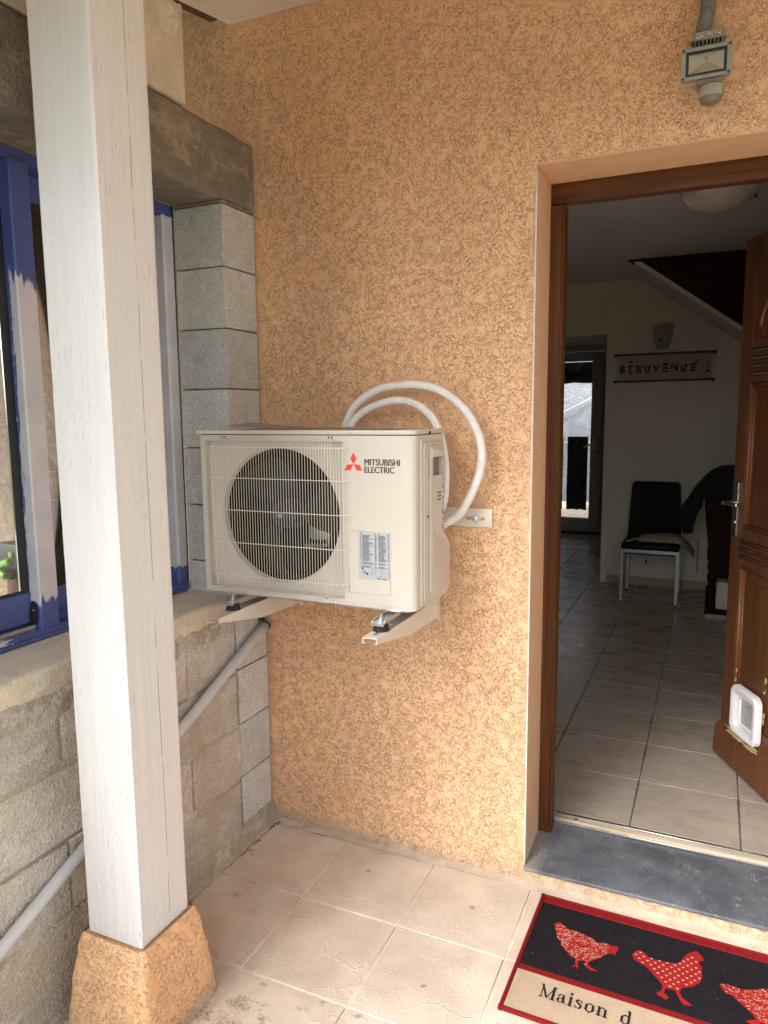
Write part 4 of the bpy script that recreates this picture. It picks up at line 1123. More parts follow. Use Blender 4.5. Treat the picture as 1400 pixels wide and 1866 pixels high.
# ================================================================== DOOR FRAME AND DOOR
dfm = thing('door_frame', 'varnished brown wooden door frame set in the orange doorway', 'door frame', (1.48, .25, .08))
for sx in (0, 1):
    f_ = (lambda x: x) if sx == 0 else (lambda x: DX0 + DX1 - x)
    b = new(); prism(b, [(f_(.9905), .2005), (f_(1.004), .2005), (f_(1.004), .203), (f_(1.0325), .203), (f_(1.0345), .206), (f_(1.0345), .262), (f_(1.023), .262), (f_(1.023), .318), (f_(.9905), .318)], 2, .0665, DZ - .0665)
    bmesh.ops.recalc_face_normals(b, faces=b.faces); obj('jamb', b, 'frame_wood', dfm)
    b = new(); tube(b, [(f_(1.0285), .203, .095), (f_(1.0285), .203, DZ - .067)], .0022, 6); obj('bead', b, 'frame_wood', dfm)
b = new(); prism(b, [(.2025, DZ - .0585), (.206, DZ - .062), (.262, DZ - .058), (.262, DZ - .040), (.318, DZ - .040), (.318, DZ - .001), (.2025, DZ - .001)], 0, .9905, 2.0045, .0); obj('head', b, 'head_wood', dfm)
# the open leaf: local x runs from the hinge to the free edge, y is the outer face normal (negative = outside)
HX, HY = 1.955, .312; EX, EY = 1.580, 1.080
LW = math.hypot(EX - HX, EY - HY); ux, uy = (EX - HX) / LW, (EY - HY) / LW
ang_ = math.atan2(uy, ux)
dr = thing('front_door', 'open brown panelled wooden front door swung into the hall', 'door', (HX, HY, .0), rot=(0, 0, ang_))
# local +y = left of travel direction = (-uy, ux) ; outer face looks to (-x,-y): that is local +y
def L(name, b, mat, par=None): return obj(name, b, mat, par or dr, local=True)
def leafpt(u, v, off=0.0):
    nn = Vector((-uy, ux, 0)); p0 = Vector((HX, HY, 0)) + nn * off
    P_ = onp(u, v, p0, nn); d = P_ - Vector((HX, HY, 0))
    return d.x * ux + d.y * uy, P_.z
TH = .052
st = LW - .085   # start of free stile
for name, a in (('stile', (st, LW, .100, 2.225)), ('stile', (.0, .085, .100, 2.225)), ('rail', (.0852, st - .0002, 2.10, 2.225)), ('rail', (.0852, st - .0002, 1.665, 1.835)), ('rail', (.0852, st - .0002, .935, 1.09)), ('rail', (.0852, st - .0002, .10, .30))):
    b = new(); box(b, a[0], a[1], -TH, 0, a[2], a[3], .003); L(name, b, 'door_wood')
for z0, z1 in ((1.0902, 1.6648), (.3002, .9348)):
    b = new(); box(b, .0854, st - .0004, -.040, -.016, z0, z1); L('panel', b, 'door_wood')
    b = new(); box(b, .14, st - .052, -.0158, -.006, z0 + .055, z1 - .055, .005, 2); L('raised_field', b, 'door_wood')
    b = new()
    for xx in (.092, st - .007): tube(b, [(xx, -.008, z0 + .004), (xx, -.008, z1 - .004)], .0095, 8); tube(b, [(xx + (.014 if xx < .2 else -.014), -.013, z0 + .01), (xx + (.014 if xx < .2 else -.014), -.013, z1 - .01)], .006, 8)
    for zz in (z0 + .006, z1 - .006): tube(b, [(.094, -.008, zz), (st - .010, -.008, zz)], .0095, 8)
    L('moulding', b, 'moulding_wood')
for zz in (1.70, 1.73, 1.76, 1.79):
    b = new(); tube(b, [(.086, .0015, zz), (st - .004, .0015, zz)], .0085, 8); L('moulding', b, 'door_wood')
for zz in (.975, 1.005, 1.035):
    b = new(); tube(b, [(.086, .0015, zz), (st - .004, .0015, zz)], .0085, 8); L('moulding', b, 'door_wood')
# arched light above
b = new(); arc = [(.0855, 1.7405), (.0855, 1.80)] 
mid = (.085 + st) / 2
ahw = (st - .085) / 2 - .06
top = [(mid - ahw * math.cos(t), 1.875 + .17 * math.sin(t)) for t in [PI * k / 24 for k in range(25)]]
b = new(); prism(b, [(st - .0004, 2.0995), (.0856, 2.0995)] + [(p_[0], p_[1]) for p_ in [(.0856, 1.8355), (mid - ahw, 1.8355)]] + top + [(mid + ahw, 1.8355), (st - .0004, 1.8355)], 1, -.046, -.004)
bmesh.ops.recalc_face_normals(b, faces=b.faces); L('arched_surround', b, 'door_wood')
b = new(); tube(b, [(p_[0], .0, p_[1]) for p_ in top], .009, 8); L('moulding', b, 'moulding_wood')
b = new(); box(b, mid - ahw - .02, mid + ahw + .02, -.028, -.024, 1.8358, 2.06); L('pane', b, 'glass')
# weather bar
b = new(); prism(b, [(.0, .100), (.028, .100), (.031, .112), (.030, .165), (.022, .225), (.010, .238), (.0, .243)], 0, .015, LW - .004, .0)
bmesh.ops.recalc_face_normals(b, faces=b.faces)
L('weather_bar', b, 'door_wood')
b = new(); prism(b, [(.0005, .21), (.0005, .196), (.013, .2055), (.016, .214), (.008, .222)], 0, .30, .05 + .3); 
b.free()
# cat flap
pA = leafpt(1350, 1243, .02); pB = leafpt(1366, 1355, .02)
cx0, cx1 = leafpt(1388, 1330, .03)[0], leafpt(1341, 1290, .012)[0]
cz0, cz1 = .252, .456
cf = thing('cat_flap', None, None, (0, 0, 0)); cf.parent = dr; WL[cf.name] = Vector((0, 0, 0))
def rrect(x0, x1, z0, z1, r, k=6):
    o = []
    for cx_, cz_, a0 in ((x1 - r, z1 - r, 0), (x0 + r, z1 - r, 90), (x0 + r, z0 + r, 180), (x1 - r, z0 + r, 270)):
        for j in range(k + 1):
            a = math.radians(a0 + 90 * j / k); o.append((cx_ + r * math.cos(a), cz_ + r * math.sin(a)))
    return o
cx1 = .733; cx0 = .533
b = new(); lv = []
for (inset, y) in ((.0, .004), (.001, .022), (.008, .030), (.024, .030), (.030, .026), (.034, .004), (.038, -.045)):
    pts = rrect(cx0 + inset, cx1 - inset, cz0 + inset, cz1 - inset, max(.035 - inset * .5, .012))
    lv.append([b.verts.new((x, y, z)) for x, z in pts])
for A, B in zip(lv, lv[1:]):
    for k in range(len(A)): b.faces.new((A[k], A[(k + 1) % len(A)], B[(k + 1) % len(A)], B[k]))
bmesh.ops.recalc_face_normals(b, faces=b.faces)
L('flap_frame', b, 'pvc_white', cf)
b = new(); pts = rrect(cx0 + .040, cx1 - .040, cz0 + .040, cz1 - .040, .014); prism(b, pts, 1, .0012, .0044); L('flap', b, 'flap', cf)
b = new(); tube(b, [Vector((x, .007, z)) for x, z in rrect(cx0 + .044, cx1 - .044, cz0 + .044, cz1 - .044, .014)] + [Vector((rrect(cx0 + .044, cx1 - .044, cz0 + .044, cz1 - .044, .014)[0][0], .007, rrect(cx0 + .044, cx1 - .044, cz0 + .044, cz1 - .044, .014)[0][1]))], .006, 8); L('flap_rim', b, 'pvc_white', cf)
# splintered edge under and beside it
b = new(); random.seed(9)
for k in range(60):
    x = cx0 + random.uniform(.0, .215); z = .240 + random.uniform(-.010, .012) ; l_ = random.uniform(.02, .06)
    y = .008 + random.uniform(0, .010)
    prism(b, [(x, z), (x + l_, z + random.uniform(-.003, .003)), (x + l_ * .9, z + .003), (x, z + .005)], 1, y, y + random.uniform(.003, .008))
for k in range(16):
    x = random.choice((cx1 + .004, cx0 - .010)) + random.uniform(-.004, .006); z = random.uniform(.30, .53)
    box(b, x, x + .004, .0005, random.uniform(.003, .006), z, z + random.uniform(.006, .022))
L('splintered_edge', b, 'raw_wood')
# handle
hx = LW - .040
b = new(); prism(b, rrect(hx - .021, hx + .021, 1.045, 1.272, .006, 3), 1, .0005, .010, .0015); hpz = L('handle_plate', b, 'nickel')
b = new(); tube(b, smoothpath([(hx, .008, 1.185), (hx, .048, 1.185), (hx - .012, .062, 1.186), (hx - .045, .064, 1.190), (hx - .115, .060, 1.188)], 6), [.0085] * 25, 10); L('handle_lever', b, 'nickel')
b = new(); lathe(b, [(.0095, .010), (.009, .013), (.0005, .0132)], (hx, 0, 1.105), 1, 14); L('lock_cylinder', b, 'aluminium')
b = new(); box(b, hx - .0015, hx + .0015, .0133, .0138, 1.099, 1.110); L('keyhole', b, 'gasket')

# ================================================================== HALL
HZ, CZ = .080, 2.632
RX0, RX1, YB = -2.4, 3.4, 4.25     # hall
# floor slab, grout and tiles; lines at x = .935 + .36 k and y = .345 + .352 k
b = new(); box(b, RX0, RX1, .3185, 7.0, -.11, HZ - .0025); hf = obj('hall_floor', b, 'dark_grout', kind='structure')
TX, TY = .3615, .3555
b = new(); box(b, 0, TX - .006, 0, TY - .006, -.008, 0, .0015); t0 = None; cnt = 0
for i in range(-4, 4):
    for j in range(-1, 19):
        x = .929 + i * TX; y = .3475 + j * TY + .003
        if j == -1: continue
        if y > 4.2 and x > .6: continue
        if y + TY > 7.0: continue
        if x < -.2 and y < 3.0: continue
        if t0 is None:
            t0 = obj('tile', b, 'indoor_tile', hf, origin=(0, 0, 0)); t0.location = (x, y, HZ)
        else: inst('tile', t0, (x, y, HZ + random.uniform(-.0004, .0004)), hf)
b = new(); box(b, 0, TX - .006, 0, .0245, -.008, 0, .001); t1 = None
for i in range(0, 3):
    x = .929 + i * TX
    if t1 is None: t1 = obj('tile', b, 'indoor_tile', hf, origin=(0, 0, 0)); t1.location = (x, .3205, HZ)
    else: inst('tile', t1, (x, .3205, HZ), hf)
b = new(); box(b, RX0, RX1, .32, 7.0, CZ, CZ + .1); obj('hall_ceiling', b, 'ceiling', kind='structure')
b = new()
box(b, RX0 - .1, RX0, .201, 7.0, -.1, CZ + .1)
box(b, RX1, RX1 + .1, .201, 7.0, -.1, CZ + .1)
box(b, RX0, DX0 - .0005, .2015, .318, HZ, CZ); box(b, DX1 + .0005, RX1, .2015, .318, HZ, CZ); box(b, DX0, DX1, .2065, .318, DZ + .001, CZ)
obj('hall_wall', b, 'white_wall', kind='structure')
OPX = .640; OPZ = 2.215
b = new(); box(b, OPX, RX1, YB, YB + .14, HZ, CZ); box(b, -1.0, OPX - .0005, YB, YB + .14, OPZ, CZ); box(b, RX0, -1.0005, YB, YB + .14, HZ, CZ)
obj('back_wall', b, 'white_wall', kind='structure')
b = new(); box(b, OPX - .004, OPX + .050, YB - .010, YB - .0005, HZ, OPZ + .055, .002); box(b, -1.0, OPX - .0045, YB - .010, YB - .0005, OPZ + .001, OPZ + .055, .002)
obj('opening_trim', b, 'white_wall', kind='structure')
b = new(); box(b, OPX + .052, 1.49, YB - .010, YB - .0004, HZ + .0005, HZ + .072, .0015); obj('skirting', b, 'skirting', kind='structure')
# end wall of the passage, open round the garden door and an added side pane
BY = 6.88
b = new(); box(b, .315, RX1, BY, BY + .2, HZ, CZ); box(b, RX0, -1.72, BY, BY + .2, HZ, CZ); box(b, -1.7195, .3145, BY, BY + .2, 2.36, CZ); box(b, -.80, -.72, BY, BY + .2, HZ, 2.3595)
obj('end_wall', b, 'white_wall', kind='structure')
# boxed pier under the stairs
b = new(); box(b, 1.485, 2.6, YB - .09, YB - .0005, 1.43, 2.25, .002); obj('boxed_pier', b, 'white_wall', kind='structure')

# ---- stairs seen from the side
sy = 3.42
stx = thing('staircase', 'dark brown wooden stair side with pale plastered soffit under the ceiling', 'staircase', (1.5, sy, 2.2))
s0 = Vector((.895, 0, CZ - .008)); s1 = Vector((2.4, 0, 1.545))
dd = (s1.z - s0.z) / (s1.x - s0.x)
b = new(); prism(b, [(s0.x + .075, CZ - .009 - .054 + .030), (s1.x, s1.z + .03), (s1.x, CZ - .03), (s0.x + .075, CZ - .03)], 1, sy, sy + .03); bmesh.ops.recalc_face_normals(b, faces=b.faces); obj('side_panel', b, 'stair_wood', stx)
b = new(); prism(b, [(s0.x, s0.z), (s1.x, s1.z), (s1.x, s1.z + .029), (s0.x + .055, s0.z + .0)], 1, sy - .018, sy + .8, .004); bmesh.ops.recalc_face_normals(b, faces=b.faces); obj('soffit', b, 'white_wall', stx)
b = new(); box(b, s0.x, 2.4, sy - .012, sy + .029, CZ - .0295, CZ - .0005, .003); box(b, s0.x - .02, 2.4, sy - .022, sy - .0125, CZ - .018, CZ - .0005, .002); obj('trim', b, 'stair_wood', stx)

# ---- ceiling lamp
lp_ = on(1312, 352, 2, CZ - .04)
la = thing('ceiling_lamp', 'marbled glass bowl lamp on the hall ceiling', 'ceiling lamp', (lp_.x, lp_.y, CZ))
b = new(); lathe(b, [(.172, CZ - .022), (.176, CZ - .030), (.170, CZ - .045), (.150, CZ - .072), (.115, CZ - .100), (.065, CZ - .119), (.0005, CZ - .126)], (lp_.x, lp_.y, 0), 2, 40)
for v in b.verts:
    r_ = math.hypot(v.co.x - lp_.x, v.co.y - lp_.y); a = math.atan2(v.co.y - lp_.y, v.co.x - lp_.x); v.co.z += .006 * math.sin(3 * a) * (r_ / .17) ** 2
obj('glass_bowl', b, 'frost', la)
b = new(); lathe(b, [(.06, CZ - .0005), (.06, CZ - .02), (.01, CZ - .021)], (lp_.x, lp_.y, 0), 2, 20); obj('ceiling_rose', b, 'white_wall', la)
for k in range(3):
    a = math.radians(-95 + 120 * k); cx_, cy2 = lp_.x + .172 * math.cos(a), lp_.y + .172 * math.sin(a)
    b = new(); lathe(b, [(.0005, CZ - .062), (.009, CZ - .058), (.010, CZ - .030), (.006, CZ - .012)], (cx_, cy2, 0), 2, 10); obj('clip', b, 'gasket', la)

# ---- welcome banner
bx0, bx1, bz0, bz1 = .712, 1.468, 1.806, 2.024
bn = thing('banner', 'hanging paper banner reading BIENVENUE in brush letters on the back wall', 'banner', (1.09, YB - .012, 1.9))
b = new(); grid(b, 20, 4, lambda u, v: Vector((bx0 + .012 + u * (bx1 - bx0 - .024), YB - .014 - .002 * math.sin(u * 9), bz0 + v * (bz1 - bz0)))); bmesh.ops.solidify(b, geom=b.faces[:], thickness=.0012); obj('paper', b, 'banner', bn)
for zz in (bz0, bz1):
    b = new(); tube(b, [(bx0, YB - .016, zz), (bx1, YB - .016, zz + .004)], .0085, 10); rd = obj('rod', b, 'bamboo', bn)
    for xx in (bx0, bx1):
        b = new(); tube(b, [(xx - .012, YB - .016, zz), (xx + .012, YB - .016, zz)], .0105, 10); obj('rod_cap', b, 'gasket', rd)
b = new(); tube(b, [(.98, YB - .012, bz1 + .006), (1.07, YB - .010, bz1 + .075), (1.16, YB - .012, bz1 + .006)], .0016, 6); obj('cord', b, 'bamboo', bn)
def stroke(b_, p, q, w0_, w1_, lay):
    y = YB - .0185 - .0003 * lay
    p, q = Vector((p[0], 0, p[1])), Vector((q[0], 0, q[1])); d = (q - p); nrm = Vector((-d.z, 0, d.x)).normalized(); m_ = (p + q) / 2 + nrm * d.length * .06
    for A, B, wa, wb in ((p, m_, w0_, max(w0_, w1_) * 1.15), (m_, q, max(w0_, w1_) * 1.15, w1_)):
        vs_ = [A + nrm * wa, B + nrm * wb, B - nrm * wb, A - nrm * wa]
        flat(b_, [(v.x, y, v.z) for v in vs_])
SH = {  # strokes in a unit box, with the ink (0 dark, 1 rust)
 'B': [((.1, 0), (.15, 1), 0), ((.1, 1), (.8, .75), 0), ((.8, .75), (.2, .5), 0), ((.2, .5), (.85, .25), 0), ((.85, .25), (.1, 0), 0)],
 'I': [((.5, 0), (.5, .8), 1), ((.15, 0), (.85, .0), 1), ((.1, .8), (.95, 1.0), 0), ((.2, 1.45), (.8, 1.45), 1), ((.3, .75), (.6, .9), 0)],
 'E1': [((.3, 0), (.35, .8), 1), ((.0, .85), (1, .8), 1), ((.3, .5), (.95, .45), 0), ((.3, .05), (.9, .1), 1), ((.75, .7), (1, .95), 0)],
 'U': [((.2, 1), (.25, .1), 0), ((.2, .1), (.8, .05), 1), ((.8, .05), (.85, .95), 1), ((.0, .35), (.4, .5), 0), ((.6, .6), (.9, 1.0), 0)],
 'V': [((.05, 1), (.5, .1), 0), ((.5, .1), (.95, .95), 0), ((.3, .3), (.7, .2), 0)],
 'E2': [((.05, 1), (1, 1.02), 1), ((.1, .52), (.95, .5), 0), ((.05, .1), (1, .05), 1), ((.2, .9), (.8, .95), 1)],
 'N': [((.1, .2), (.15, 1), 0), ((.15, .95), (.8, .15), 0), ((.85, .1), (.9, 1.15), 0)],
 'U2': [((.1, .9), (.2, .1), 0), ((.2, .05), (.8, .05), 1), ((.8, .05), (.8, 1), 1), ((.6, .75), (1.2, .75), 0)],
 'E3': [((.2, .05), (1, .2), 1), ((.1, .45), (1.0, .5), 1), ((.0, .8), (.6, .9), 0), ((.3, .3), (1.1, 1.3), 1), ((.5, .5), (.2, .05), 1)],
}
x = bx0 + .040; lay = 0
def inkletter(bs):
    me_ = new()
    o_ = None
    parts = [(b_, m_) for b_, m_ in bs if len(b_.verts)]
    b0, m0_ = parts[0]
    o_ = obj('brush_letter', b0, m0_, bn)
    for b_, m_ in parts[1:]:
        # second ink in the same letter: same mesh, second material slot
        c_ = bmesh.new(); c_.from_mesh(o_.data); k0 = len(c_.faces)
        b_.transform(Matrix.Translation(-wl(bn))); t_ = bpy.data.meshes.new('t'); b_.to_mesh(t_); b_.free(); c_.from_mesh(t_); bpy.data.meshes.remove(t_)
        c_.faces.ensure_lookup_table()
        for f in c_.faces[k0:]: f.material_index = 1
        c_.to_mesh(o_.data); c_.free(); o_.data.materials.append(M[m_])
    me_.free(); return o_
for k_, wd in (('B', .052), ('I', .056), ('E1', .068), ('U', .062), ('V', .062), ('E2', .072), ('N', .066), ('U2', .060), ('E3', .070)):
    bd, brt = new(), new()
    for p_, q_, ink in SH[k_]:
        lay += 1
        f_ = lambda t: (x + t[0] * wd * .82, 1.875 + t[1] * .062)
        stroke(brt if ink else bd, f_(p_), f_(q_), .0045, .0075 if ink else .0055, lay % 9)
    inkletter([(bd, 'brush_dark'), (brt, 'brush_rust')])
    x += wd + .004
bd, brt = new(), new()
stroke(bd, (1.400, 1.866), (1.432, 1.876), .002, .006, 2); stroke(bd, (1.432, 1.876), (1.425, 1.955), .003, .001, 3); stroke(brt, (1.405, 1.848), (1.42, 1.848), .005, .005, 2)
inkletter([(bd, 'brush_dark'), (brt, 'brush_rust')])
# ---- plush bear head hung above it
bh = thing('plush_head', 'pale fluffy bear head with black nose hanging above the banner', 'soft toy', (1.075, YB - .05, 2.17))
b = new(); bmesh.ops.create_icosphere(b, subdivisions=5, radius=1.0)
for v in b.verts:
    d = v.co.normalized()
    r_ = Vector((.072 + .012 * max(0, d.z), .045, .098)); q = Vector((d.x * r_.x, d.y * r_.y, d.z * r_.z))
    # ears
    for sx in (-1, 1):
        e = (d - Vector((sx * .68, 0, .73)).normalized()).length
        q += Vector((sx * .030, 0, .022)) * max(0, 1 - e * 2.2)
    mz = (d - Vector((-.08, -.95, -.28)).normalized()).length
    q += Vector((-.004, -.030, -.004)) * max(0, 1 - mz * 1.6)
    q *= 1 + .09 * nz(d.x, d.y, d.z, 9) + .05 * nz(d.x, d.y, d.z, 22)
    v.co = q + Vector((1.075, YB - .048, 2.158))
for f in b.faces: f.smooth = True
obj('head', b, 'plush', bh)
for sx in (-.030, .022):
    b = new(); bmesh.ops.create_icosphere(b, subdivisions=2, radius=.0065)
    for v in b.verts: v.co += Vector((1.070 + sx, YB - .098, 2.178))
    obj('eye', b, 'gasket', bh)
b = new(); bmesh.ops.create_icosphere(b, subdivisions=2, radius=.013)
for v in b.verts: v.co = Vector((v.co.x * 1.25, v.co.y, v.co.z * .75)) + Vector((1.067, YB - .128, 2.128))
obj('nose', b, 'gasket', bh)

# ---- switch, sockets, cord
def plate_(name, x, z, s, label, cat, group=None):
    t_ = thing(name, label, cat, (x, YB, z), group)
    b = new(); box(b, x - s, x + s, YB - .009, YB - .0006, z - s, z + s, .002, 2); obj('cover', b, 'white_wall', t_); return t_
t_ = plate_('light_switch', .783, 1.319, .040, 'pale light switch on the back wall left of the chair', 'light switch')
b = new(); box(b, .763, .803, YB - .012, YB - .0092, 1.299, 1.339, .001); obj('rocker', b, 'white_wall', t_)
t_ = plate_('wall_socket', .905, .282, .042, 'wall socket behind the left chair leg with round recess', 'wall socket', 'wall sockets')
b = new(); lathe(b, [(.025, -.0095), (.024, -.0108), (.020, -.0110), (.019, -.0100), (.0005, -.0098)], (.905, YB, .282), 1, 20); obj('outlet_ring', b, 'white_wall', t_)
t_ = plate_('wall_socket', 1.012, .284, .042, 'wall socket under the chair seat with a dark slot', 'wall socket', 'wall sockets')
b = new(); box(b, 1.006, 1.018, YB - .0105, YB - .0092, .262, .306, .0005); obj('slot', b, 'gasket', t_)

# ---- chair with cloth bag
ch = thing('dining_chair', 'black leatherette dining chair with silver legs against the back wall', 'chair', (1.08, 3.85, HZ))
cl, cr, cf_, cbk = .885, 1.285, 3.60, 4.02
b = new(); box(b, cl - .012, cr + .012, cf_ - .012, cbk + .01, .505, .548, .014, 3); obj('seat', b, 'black_leather', ch)
b = new(); box(b, cl + .02, cr - .02, cf_ + .05, cbk - .05, .455, .478, .004); obj('under_rail', b, 'gasket', ch)
b = new()
def bk(u, v):
    wdt = (.205 - .020 * v); x = 1.085 + (u - .5) * 2 * wdt; z = .552 + v * .44
    if v > .93: x = 1.085 + (u - .5) * 2 * (wdt - .02 * ((v - .93) / .07) ** 2)
    return Vector((x, cbk - .02 + .05 * v * v + .008 * math.cos((u - .5) * PI), z))
grid(b, 14, 16, bk); bmesh.ops.solidify(b, geom=b.faces[:], thickness=-.028); obj('backrest', b, 'black_leather', ch)
for x, y in ((cl, cf_), (cr, cf_), (cl, cbk), (cr, cbk)):
    b = new(); box(b, x - .013, x + .013, y - .013, y + .013, HZ + .012, .5045, .002); lg = obj('leg', b, 'chair_metal', ch)
    b = new(); box(b, x - .012, x + .012, y - .012, y + .012, HZ, HZ + .0118, .001); obj('foot_cap', b, 'gasket', lg)
b = new(); box(b, cl + .0135, cr - .0135, cf_ - .010, cf_ + .010, .478, .5045, .001); obj('apron', b, 'chair_metal', ch)
b = new(); box(b, cl + .0135, cr - .0135, cbk - .010, cbk + .010, .478, .5045, .001); obj('apron', b, 'chair_metal', ch)
bg_ = thing('cloth_bag', 'flat beige cloth bag lying on the black chair seat with its strap loose', 'bag', (1.2, 3.75, .55))
b = new()
def bag(u, v, s):
    x = .995 + u * .405; y = 3.625 + v * .27
    e = (math.sin(PI * min(max(u, .001), .999)) * math.sin(PI * min(max(v, .001), .999))) ** .35
    drop = -.10 * max(0, (u - .70) / .3) ** 1.6
    base = .563 + drop + .006 * nz(x, y, 1, 14)
    return Vector((x, y - .03 * u, base + (s * .040 + .012) * e if s > 0 else base - .010 * e * .4))
grid(b, 22, 14, lambda u, v: bag(u, v, 1)); grid(b, 22, 14, lambda u, v: bag(u, v, -1))
bmesh.ops.remove_doubles(b, verts=b.verts, dist=.0015); bmesh.ops.recalc_face_normals(b, faces=b.faces); obj('body', b, 'canvas_bag', bg_)
b = new(); tube(b, smoothpath([(1.0, 3.70, .575), (.96, 3.68, .568), (.925, 3.66, .557), (.905, 3.66, .555), (.93, 3.69, .557), (.985, 3.74, .575)]), .0045, 8); obj('strap', b, 'canvas_bag', bg_)
b = new(); tube(b, [(1.415, YB - .006, .50), (1.413, YB - .006, .22)], .006, 6); tag(obj('hanging_cord', b, 'skirting', origin=(1.415, YB, .3)), 'thin cord hanging on the back wall right of the chair', 'cord')

# ---- dark cabinet on a low platform, coat thrown over it
pf = thing('low_platform', 'low dark platform with pale front edge under the wooden cabinet', 'platform', (1.9, 3.7, HZ))
b = new(); box(b, 1.492, 2.4, 3.33, 4.24, HZ + .0005, .118, .003); obj('base', b, 'skirting', pf)
b = new(); box(b, 1.488, 2.4, 3.326, 4.24, .1185, .128, .001); obj('top_slab', b, 'dark_wood', pf)
cbn = thing('cabinet', 'dark red brown wooden cabinet on turned legs half hidden by the door', 'cabinet', (1.9, 3.6, .13))
b = new(); prism(b, [(1.50, .40), (2.2, .40), (2.2, .93), (1.455, .93), (1.47, .78), (1.497, .56)], 1, 3.36, 3.80, .004); obj('body', b, 'dark_wood', cbn)
b = new(); box(b, 1.488, 2.2, 3.35, 3.82, .50, .53, .004); obj('moulding', b, 'dark_wood', cbn)
for x, y in ((1.525, 3.385), (1.525, 3.78), (2.15, 3.385), (2.15, 3.78)):
    b = new(); lathe(b, [(.020, .1285), (.024, .15), (.018, .20), (.026, .27), (.020, .32), (.030, .36), (.030, .3995)], (x, y, 0), 2, 16); obj('leg', b, 'dark_wood', cbn)
b = new(); box(b, 1.455, 2.2, 3.345, 3.82, .9305, .952, .004); obj('top', b, 'dark_wood', cbn)
b = new(); box(b, 1.56, 2.1, 3.45, 3.72, .1285, .33, .008, 2); tag(obj('storage_box', b, 'white_wall', origin=(1.8, 3.6, .13)), 'pale box standing under the dark cabinet', 'box')
b = new()
sil = [(1.318, .700), (1.300, .775), (1.312, .795), (1.290, .845), (1.340, .925), (1.400, 1.035), (1.475, 1.125), (1.55, 1.165), (1.75, 1.185), (2.0, 1.15), (2.1, .954), (1.455, .9535), (1.452, .90), (1.425, .875), (1.405, .82), (1.385, .715), (1.355, .700)]
prism(b, sil, 1, 3.22, 3.62, .03, 3)
bmesh.ops.triangulate(b, faces=[f for f in b.faces if len(f.verts) > 4]); bmesh.ops.subdivide_edges(b, edges=b.edges[:], cuts=2, use_grid_fill=True)
for v in b.verts:
    v.co += Vector((.012 * nz(v.co.x, v.co.y, v.co.z, 12), .020 * nz(v.co.z, v.co.x, v.co.y, 10), .004 * nz(v.co.y, v.co.x, v.co.z, 12)))
    if v.co.x > 1.44: v.co.z = max(v.co.z, .9545)
    elif v.co.x > 1.425 : pass
tag(obj('coat', b, 'jacket', origin=(1.7, 3.4, .95)), 'black coat thrown over the dark wooden cabinet', 'coat')

# ================================================================== GARDEN DOOR
gd = thing('garden_door', 'grey glazed garden door at the end of the passage', 'door', (-.2, 6.85, HZ))
b = new()
box(b, .262, .3145, 6.84, 6.95, HZ + .001, 2.355, .003); box(b, -.7195, -.667, 6.84, 6.95, HZ + .001, 2.355, .003); box(b, -.6665, .2615, 6.84, 6.95, 2.275, 2.355, .003); box(b, -.6665, .2615, 6.84, 6.95, HZ + .001, .150, .003)
obj('frame', b, 'alu_grey', gd)
b = new(); box(b, -.72, .314, 6.80, 6.8395, HZ + .0005, .105, .003); obj('sill', b, 'gasket', gd)
b = new(); box(b, .130, .2605, 6.825, 6.90, .155, 2.270, .006, 2); box(b, -.6655, -.535, 6.825, 6.90, .155, 2.270, .006, 2); box(b, -.5345, .1295, 6.825, 6.90, 2.160, 2.270, .006, 2); box(b, -.5345, .1295, 6.825, 6.90, .155, .268, .006, 2)
obj('leaf_frame', b, 'alu_grey', gd)
b = new(); box(b, -.534, .129, 6.858, 6.866, .2685, 2.1595); obj('pane', b, 'glass', gd)
b = new(); box(b, .160, .190, 6.812, 6.8245, 1.02, 1.24, .003); tube(b, smoothpath([(.175, 6.812, 1.19), (.175, 6.775, 1.19), (.14, 6.770, 1.175), (.06, 6.770, 1.125)]), .009, 8); obj('handle', b, 'nickel', gd)
b = new(); lathe(b, [(.010, 0), (.010, -.003), (.0005, -.0032)], (.175, 6.812, 1.07), 1, 10); obj('lock_cylinder', b, 'gasket', gd)
b = new(); box(b, -1.7195, -1.65, 6.90, 6.95, HZ + .001, 2.355, .003); box(b, -.87, -.8005, 6.90, 6.95, HZ + .001, 2.355, .003); box(b, -1.6495, -.8705, 6.90, 6.95, 2.275, 2.355, .003); box(b, -1.6495, -.8705, 6.90, 6.95, HZ + .001, .150, .003); fw_ = obj('added_side_frame', b, 'alu_grey', gd)  # added side pane out of view, lets more daylight into the passage
b = new(); box(b, -1.6495, -.8705, 6.92, 6.928, .1505, 2.2745); obj('pane', b, 'glass', gd)
def film(x0, x1, z0, z1, label):
    b = new(); grid(b, 16, 30, lambda u, v: Vector((x0 + u * (x1 - x0) + .004 * nz(0, v, 1, 9) * u, 6.885 + .010 * nz(u, v * 2, x0 * 3, 3) + .005 * nz(u, v * 2, 2, 9), z0 + v * (z1 - z0) + .012 * nz(u, 0, 3, 5) * (1 - v)))); bmesh.ops.solidify(b, geom=b.faces[:], thickness=.001)
    return tag(obj('plastic_film', b, 'black_film', origin=((x0 + x1) / 2, 6.885, z0)), label, 'plastic film', 'black films behind the door glass')
film(-.53, .125, 1.905, 2.155, 'short black plastic film across the top of the garden door glass')
film(-.150, .095, .365, 1.262, 'tall black plastic film covering the lower garden door glass')
film(-.530, -.200, .365, 1.245, 'black plastic film beside the bright gap at left of the garden door glass')
